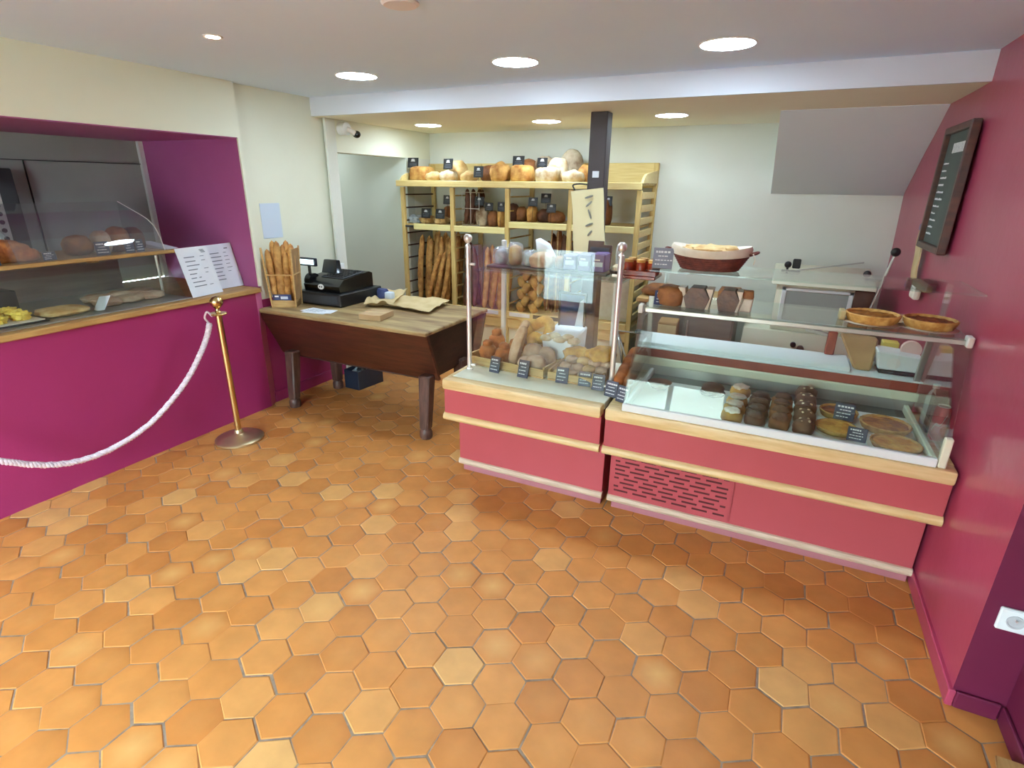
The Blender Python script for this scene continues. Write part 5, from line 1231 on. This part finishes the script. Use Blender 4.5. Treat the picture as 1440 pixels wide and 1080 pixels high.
for a, b, z, dz in ((.188,.126,.066,.012),(.197,.135,.092,.018),(.190,.13,.104,.022),(.165,.112,.090,.018),(.14,.095,.07,.0)): V += oval(a, b, ZU+z, dz)
for q in range(4):
    for k in range(40): F.append((q*40+k, q*40+(k+1) % 40, (q+1)*40+(k+1) % 40, (q+1)*40+k))
mb.add(V, F, 'linen'); mb.build('linen_liner', t, smooth=60)
for s_ in (-1, 1):
    mb = MB(); mb.tube(cat_rom([(bx_+s_*.185,by_-.04,ZU+.085),(bx_+s_*.215,by_-.03,ZU+.095),(bx_+s_*.222,by_,ZU+.098),(bx_+s_*.215,by_+.03,ZU+.095),(bx_+s_*.185,by_+.04,ZU+.085)],5), .006, 'wicker', 8); mb.build('handle', t)
mb = MB(); mb.tube(cat_rom([(bx_+.200,by_-.05,ZU+.095),(bx_+.212,by_-.06,ZU+.07),(bx_+.208,by_-.065,ZU+.045)],5), .003, 'linen', 6); mb.build('tie_ribbon', t)
mb = MB(); mb.blob(.27,.17,.06,'crust_pale',seed=770,nz=.18,fq=5,c=(bx_,by_,ZU+.062),flat=.2)
r = random.Random(5)
for k in range(26): mb.blob(.06,.05,.022,'crust_pale' if k % 6 else 'crust_brown',seed=771+k,nu=12,nv=7,nz=.2,c=(bx_+r.uniform(-.105,.105),by_+r.uniform(-.06,.06),ZU+.082+r.uniform(0,.02)))
a = mb.build('bread_pieces', t, smooth=60); a['kind'] = 'stuff'
p = at(930,378,Z=ZU); price_tag((p.x,p.y+.01,ZU+.0005), .10,.105,'large grey card standing beside the wicker basket',None,'grey_card',-.3,.12,95,0,1)
# ---- on the service top behind the case
ZW = .8325
t = thing('tape_dispenser', 'white counter dispenser box with dark base behind the pastry case', 'dispenser', (.63,3.33,ZW))
a = at(1247,522,Y=3.30); b = at(1301,530,Y=3.30)
mb = MB(); mb.box(.56,.735,3.27,3.40,ZW+.0005,ZW+.02,'black',.003); mb.build('dark_base', t)
mb = MB(); mb.hull8([(.555,3.27,ZW+.0205),(.735,3.27,ZW+.0205),(.735,3.40,ZW+.0205),(.555,3.40,ZW+.0205)],[(.535,3.25,ZW+.12),(.735,3.25,ZW+.105),(.735,3.40,ZW+.105),(.535,3.40,ZW+.12)],'white_enamel',.006); mb.build('housing', t)
mb = MB(); mb.lathe([(0,0),(.028,0),(.030,.002)],'lamp_rim',24,T=Matrix.Translation((.615,3.256,ZW+.062)) @ Matrix.Rotation(PI/2,4,'X')); mb.build('round_recess', t)
mb = MB(); mb.lathe([(.024,0),(.045,0),(.045,.03),(.024,.03)],'pinkish',28,T=Matrix.Translation((.69,3.36,ZW+.125)) @ Matrix.Rotation(PI/2,4,'X')); mb.lathe([(0,.004),(.024,.004),(.024,.026),(0,.026)],'black',24,T=Matrix.Translation((.69,3.36,ZW+.125)) @ Matrix.Rotation(PI/2,4,'X')); a = mb.build('tape_roll', t); a['label'] = 'pinkish tape roll with dark core'
mb = MB(); mb.box(.575,.65,3.41,3.48,ZW+.0005,ZW+.135,'yellow',.004); solo(mb, 'yellow_box', 'small yellow box behind the white dispenser', 'box')
t = thing('bag_holder', 'rust brown upright holder with grey arm beside the kraft bags', 'holder', (.33,3.45,.857))
mb = MB(); mb.box(.315,.362,3.43,3.46,.8565,.985,'rust_panel',.004); mb.build('upright_board', t)
mb = MB(); mb.hull8([(.20,3.43,.975),(.315,3.43,.957),(.315,3.455,.957),(.20,3.455,.975)],[(.20,3.43,1.0),(.315,3.43,.975),(.315,3.455,.975),(.20,3.455,1.0)],'alu',.003); mb.build('grey_arm', t)
mb = MB(); mb.hull8([(.45,3.27,ZW+.0005),(.53,3.27,ZW+.0005),(.53,3.48,ZW+.0005),(.45,3.48,ZW+.0005)],[(.37,3.38,ZW+.15),(.55,3.38,ZW+.15),(.55,3.46,ZW+.15),(.37,3.46,ZW+.15)],'kraft_dark',.01); solo(mb, 'kraft_bag_stack', 'stack of brown kraft bags standing behind the pastry case', 'paper bags')
# ---- slicer, stainless cupboard and sack behind
t = thing('bread_slicer', 'cream bread slicing machine with dark window and black knobs by the back wall', 'machine', (.25,4.9,0))
mb = MB(); mb.box(-.17,.63,4.60,5.2,.02,.70,'cream_enamel',.012); mb.build('lower_cabinet', t)
mb = MB(); mb.box(.02,.63,4.62,5.2,.701,1.055,'cream_enamel',.01); mb.build('upper_body', t)
mb = MB(); mb.hull8([(-.02,4.56,1.056),(.66,4.56,1.056),(.66,5.18,1.056),(-.02,5.18,1.056)],[(-.02,4.66,1.10),(.66,4.66,1.10),(.66,5.12,1.15),(-.02,5.12,1.15)],'cream_enamel',.008); mb.build('sloping_hood', t)
mb = MB()
for q in ((.06,.09,.76,1.035),(.50,.53,.76,1.035),(.06,.53,1.01,1.035),(.06,.53,.76,.785)): mb.box(q[0],q[1],4.60,4.62,q[2],q[3],'white_enamel',.004)
mb.build('window_frame', t)
mb = MB(); mb.box(.09,.50,4.610,4.617,.785,1.01,'grey_panel',.001); mb.build('dark_window', t)
mb = MB(); mb.box(.53,.655,4.585,4.60,.74,1.05,'choc_pack',.004); a = mb.build('side_guard', t); a['label'] = 'brown side guard'
mb = MB(); mb.cyl((.07,4.70,1.125),(.07,4.70,1.17),.008,'black'); mb.blob(.05,.05,.05,'black',nz=0,e=1,flat=0,c=(.07,4.70,1.165)); mb.box(.10,.155,4.69,4.71,1.165,1.235,'black',.006); mb.box(.03,.16,4.69,4.715,1.135,1.15,'black',.003); mb.build('clamp_knobs', t)
mb = MB(); mb.cyl((.13,4.70,1.15),(.56,4.72,1.235),.005,'alu',n=8); mb.build('long_rod', t)
mb = MB(); mb.box(.58,.70,4.63,4.65,1.12,1.135,'black',.003); mb.blob(.05,.05,.05,'black',nz=0,e=1,flat=0,c=(.585,4.64,1.14)); mb.build('side_lever', t)
mb = MB(); mb.cyl((.63,4.58,.85),(.715,4.60,1.31),.009,'alu',n=10); o = mb.build('feed_lever', t)
mb = MB(); mb.blob(.06,.06,.06,'black',nz=0,e=1,flat=0,c=(.716,4.60,1.30)); mb.build('lever_ball', o)
mb = MB()
for px, py, r_ in ((1115,484,.020),(1125,490,.026)): p = at(px, py, Y=4.60); mb.cyl((p.x,4.60,p.z),(p.x,4.575,p.z),r_,'black' if r_ < .022 else 'choc_pack',n=16)
mb.build('control_knobs', t)
t = thing('steel_cupboard', 'stainless steel cupboard with a wooden top behind the pastry counter', 'cupboard', (-.6,4.8,0))
mb = MB(); mb.box(-1.0,-.24,4.56,5.15,.02,.83,'stainless',.006); mb.build('body', t)
for a_, b_ in ((-.99,-.625),(-.615,-.25)):
    mb = MB(); mb.box(a_,b_,4.545,4.56,.05,.80,'stainless',.004); o = mb.build('door', t)
    mb = MB(); x = b_-.03 if a_ < -.9 else a_+.03; mb.cyl((x,4.53,.55),(x,4.53,.72),.007,'steel',n=8); mb.build('handle', o)
mb = MB(); mb.box(-1.02,-.22,4.53,5.17,.831,.865,'oak',.004); a = mb.build('wooden_top', t); a['label'] = 'pale wooden top'
mb = MB(); mb.blob(.34,.2,.10,'crust_brown',seed=790); solo(mb, 'brown_loaf', 'long brown loaf lying on the wooden top of the steel cupboard', 'bread', (-.84,4.72,.8655), (0,0,.1), smooth=60)
mb = MB(); mb.box(-.40,-.24,4.70,4.95,.8655,.95,'crust_brown',.006); solo(mb, 'wooden_case', 'small brown wooden case on the steel cupboard near the slicer', 'case')
t = thing('paper_sack', 'brown paper sack standing before the steel cupboard', 'paper sack', (-.70,4.42,0))
mb = MB(); mb.hull8([(-.78,4.34,.001),(-.64,4.34,.001),(-.64,4.50,.001),(-.78,4.50,.001)],[(-.79,4.36,.72),(-.64,4.36,.72),(-.64,4.48,.74),(-.79,4.48,.74)],'kraft_dark',.008); mb.build('sack_body', t)
mb = MB(); mb.box(-.785,-.645,4.355,4.36,.62,.70,'kraft',.002); mb.build('folded_mouth', t)
# ------------------------------------------------------------------ view
scene.view_settings.view_transform = 'Standard'
scene.view_settings.look = 'None'
scene.view_settings.gamma = 1.0
scene.view_settings.use_curve_mapping = False
scene.view_settings.exposure = 0.42
scene.cycles.max_bounces = 14
scene.cycles.transparent_max_bounces = 32
scene.cycles.glossy_bounces = 6
scene.cycles.caustics_reflective = False
scene.cycles.caustics_refractive = False
scene.cycles.sample_clamp_indirect = 6
scene.cycles.use_denoising = True
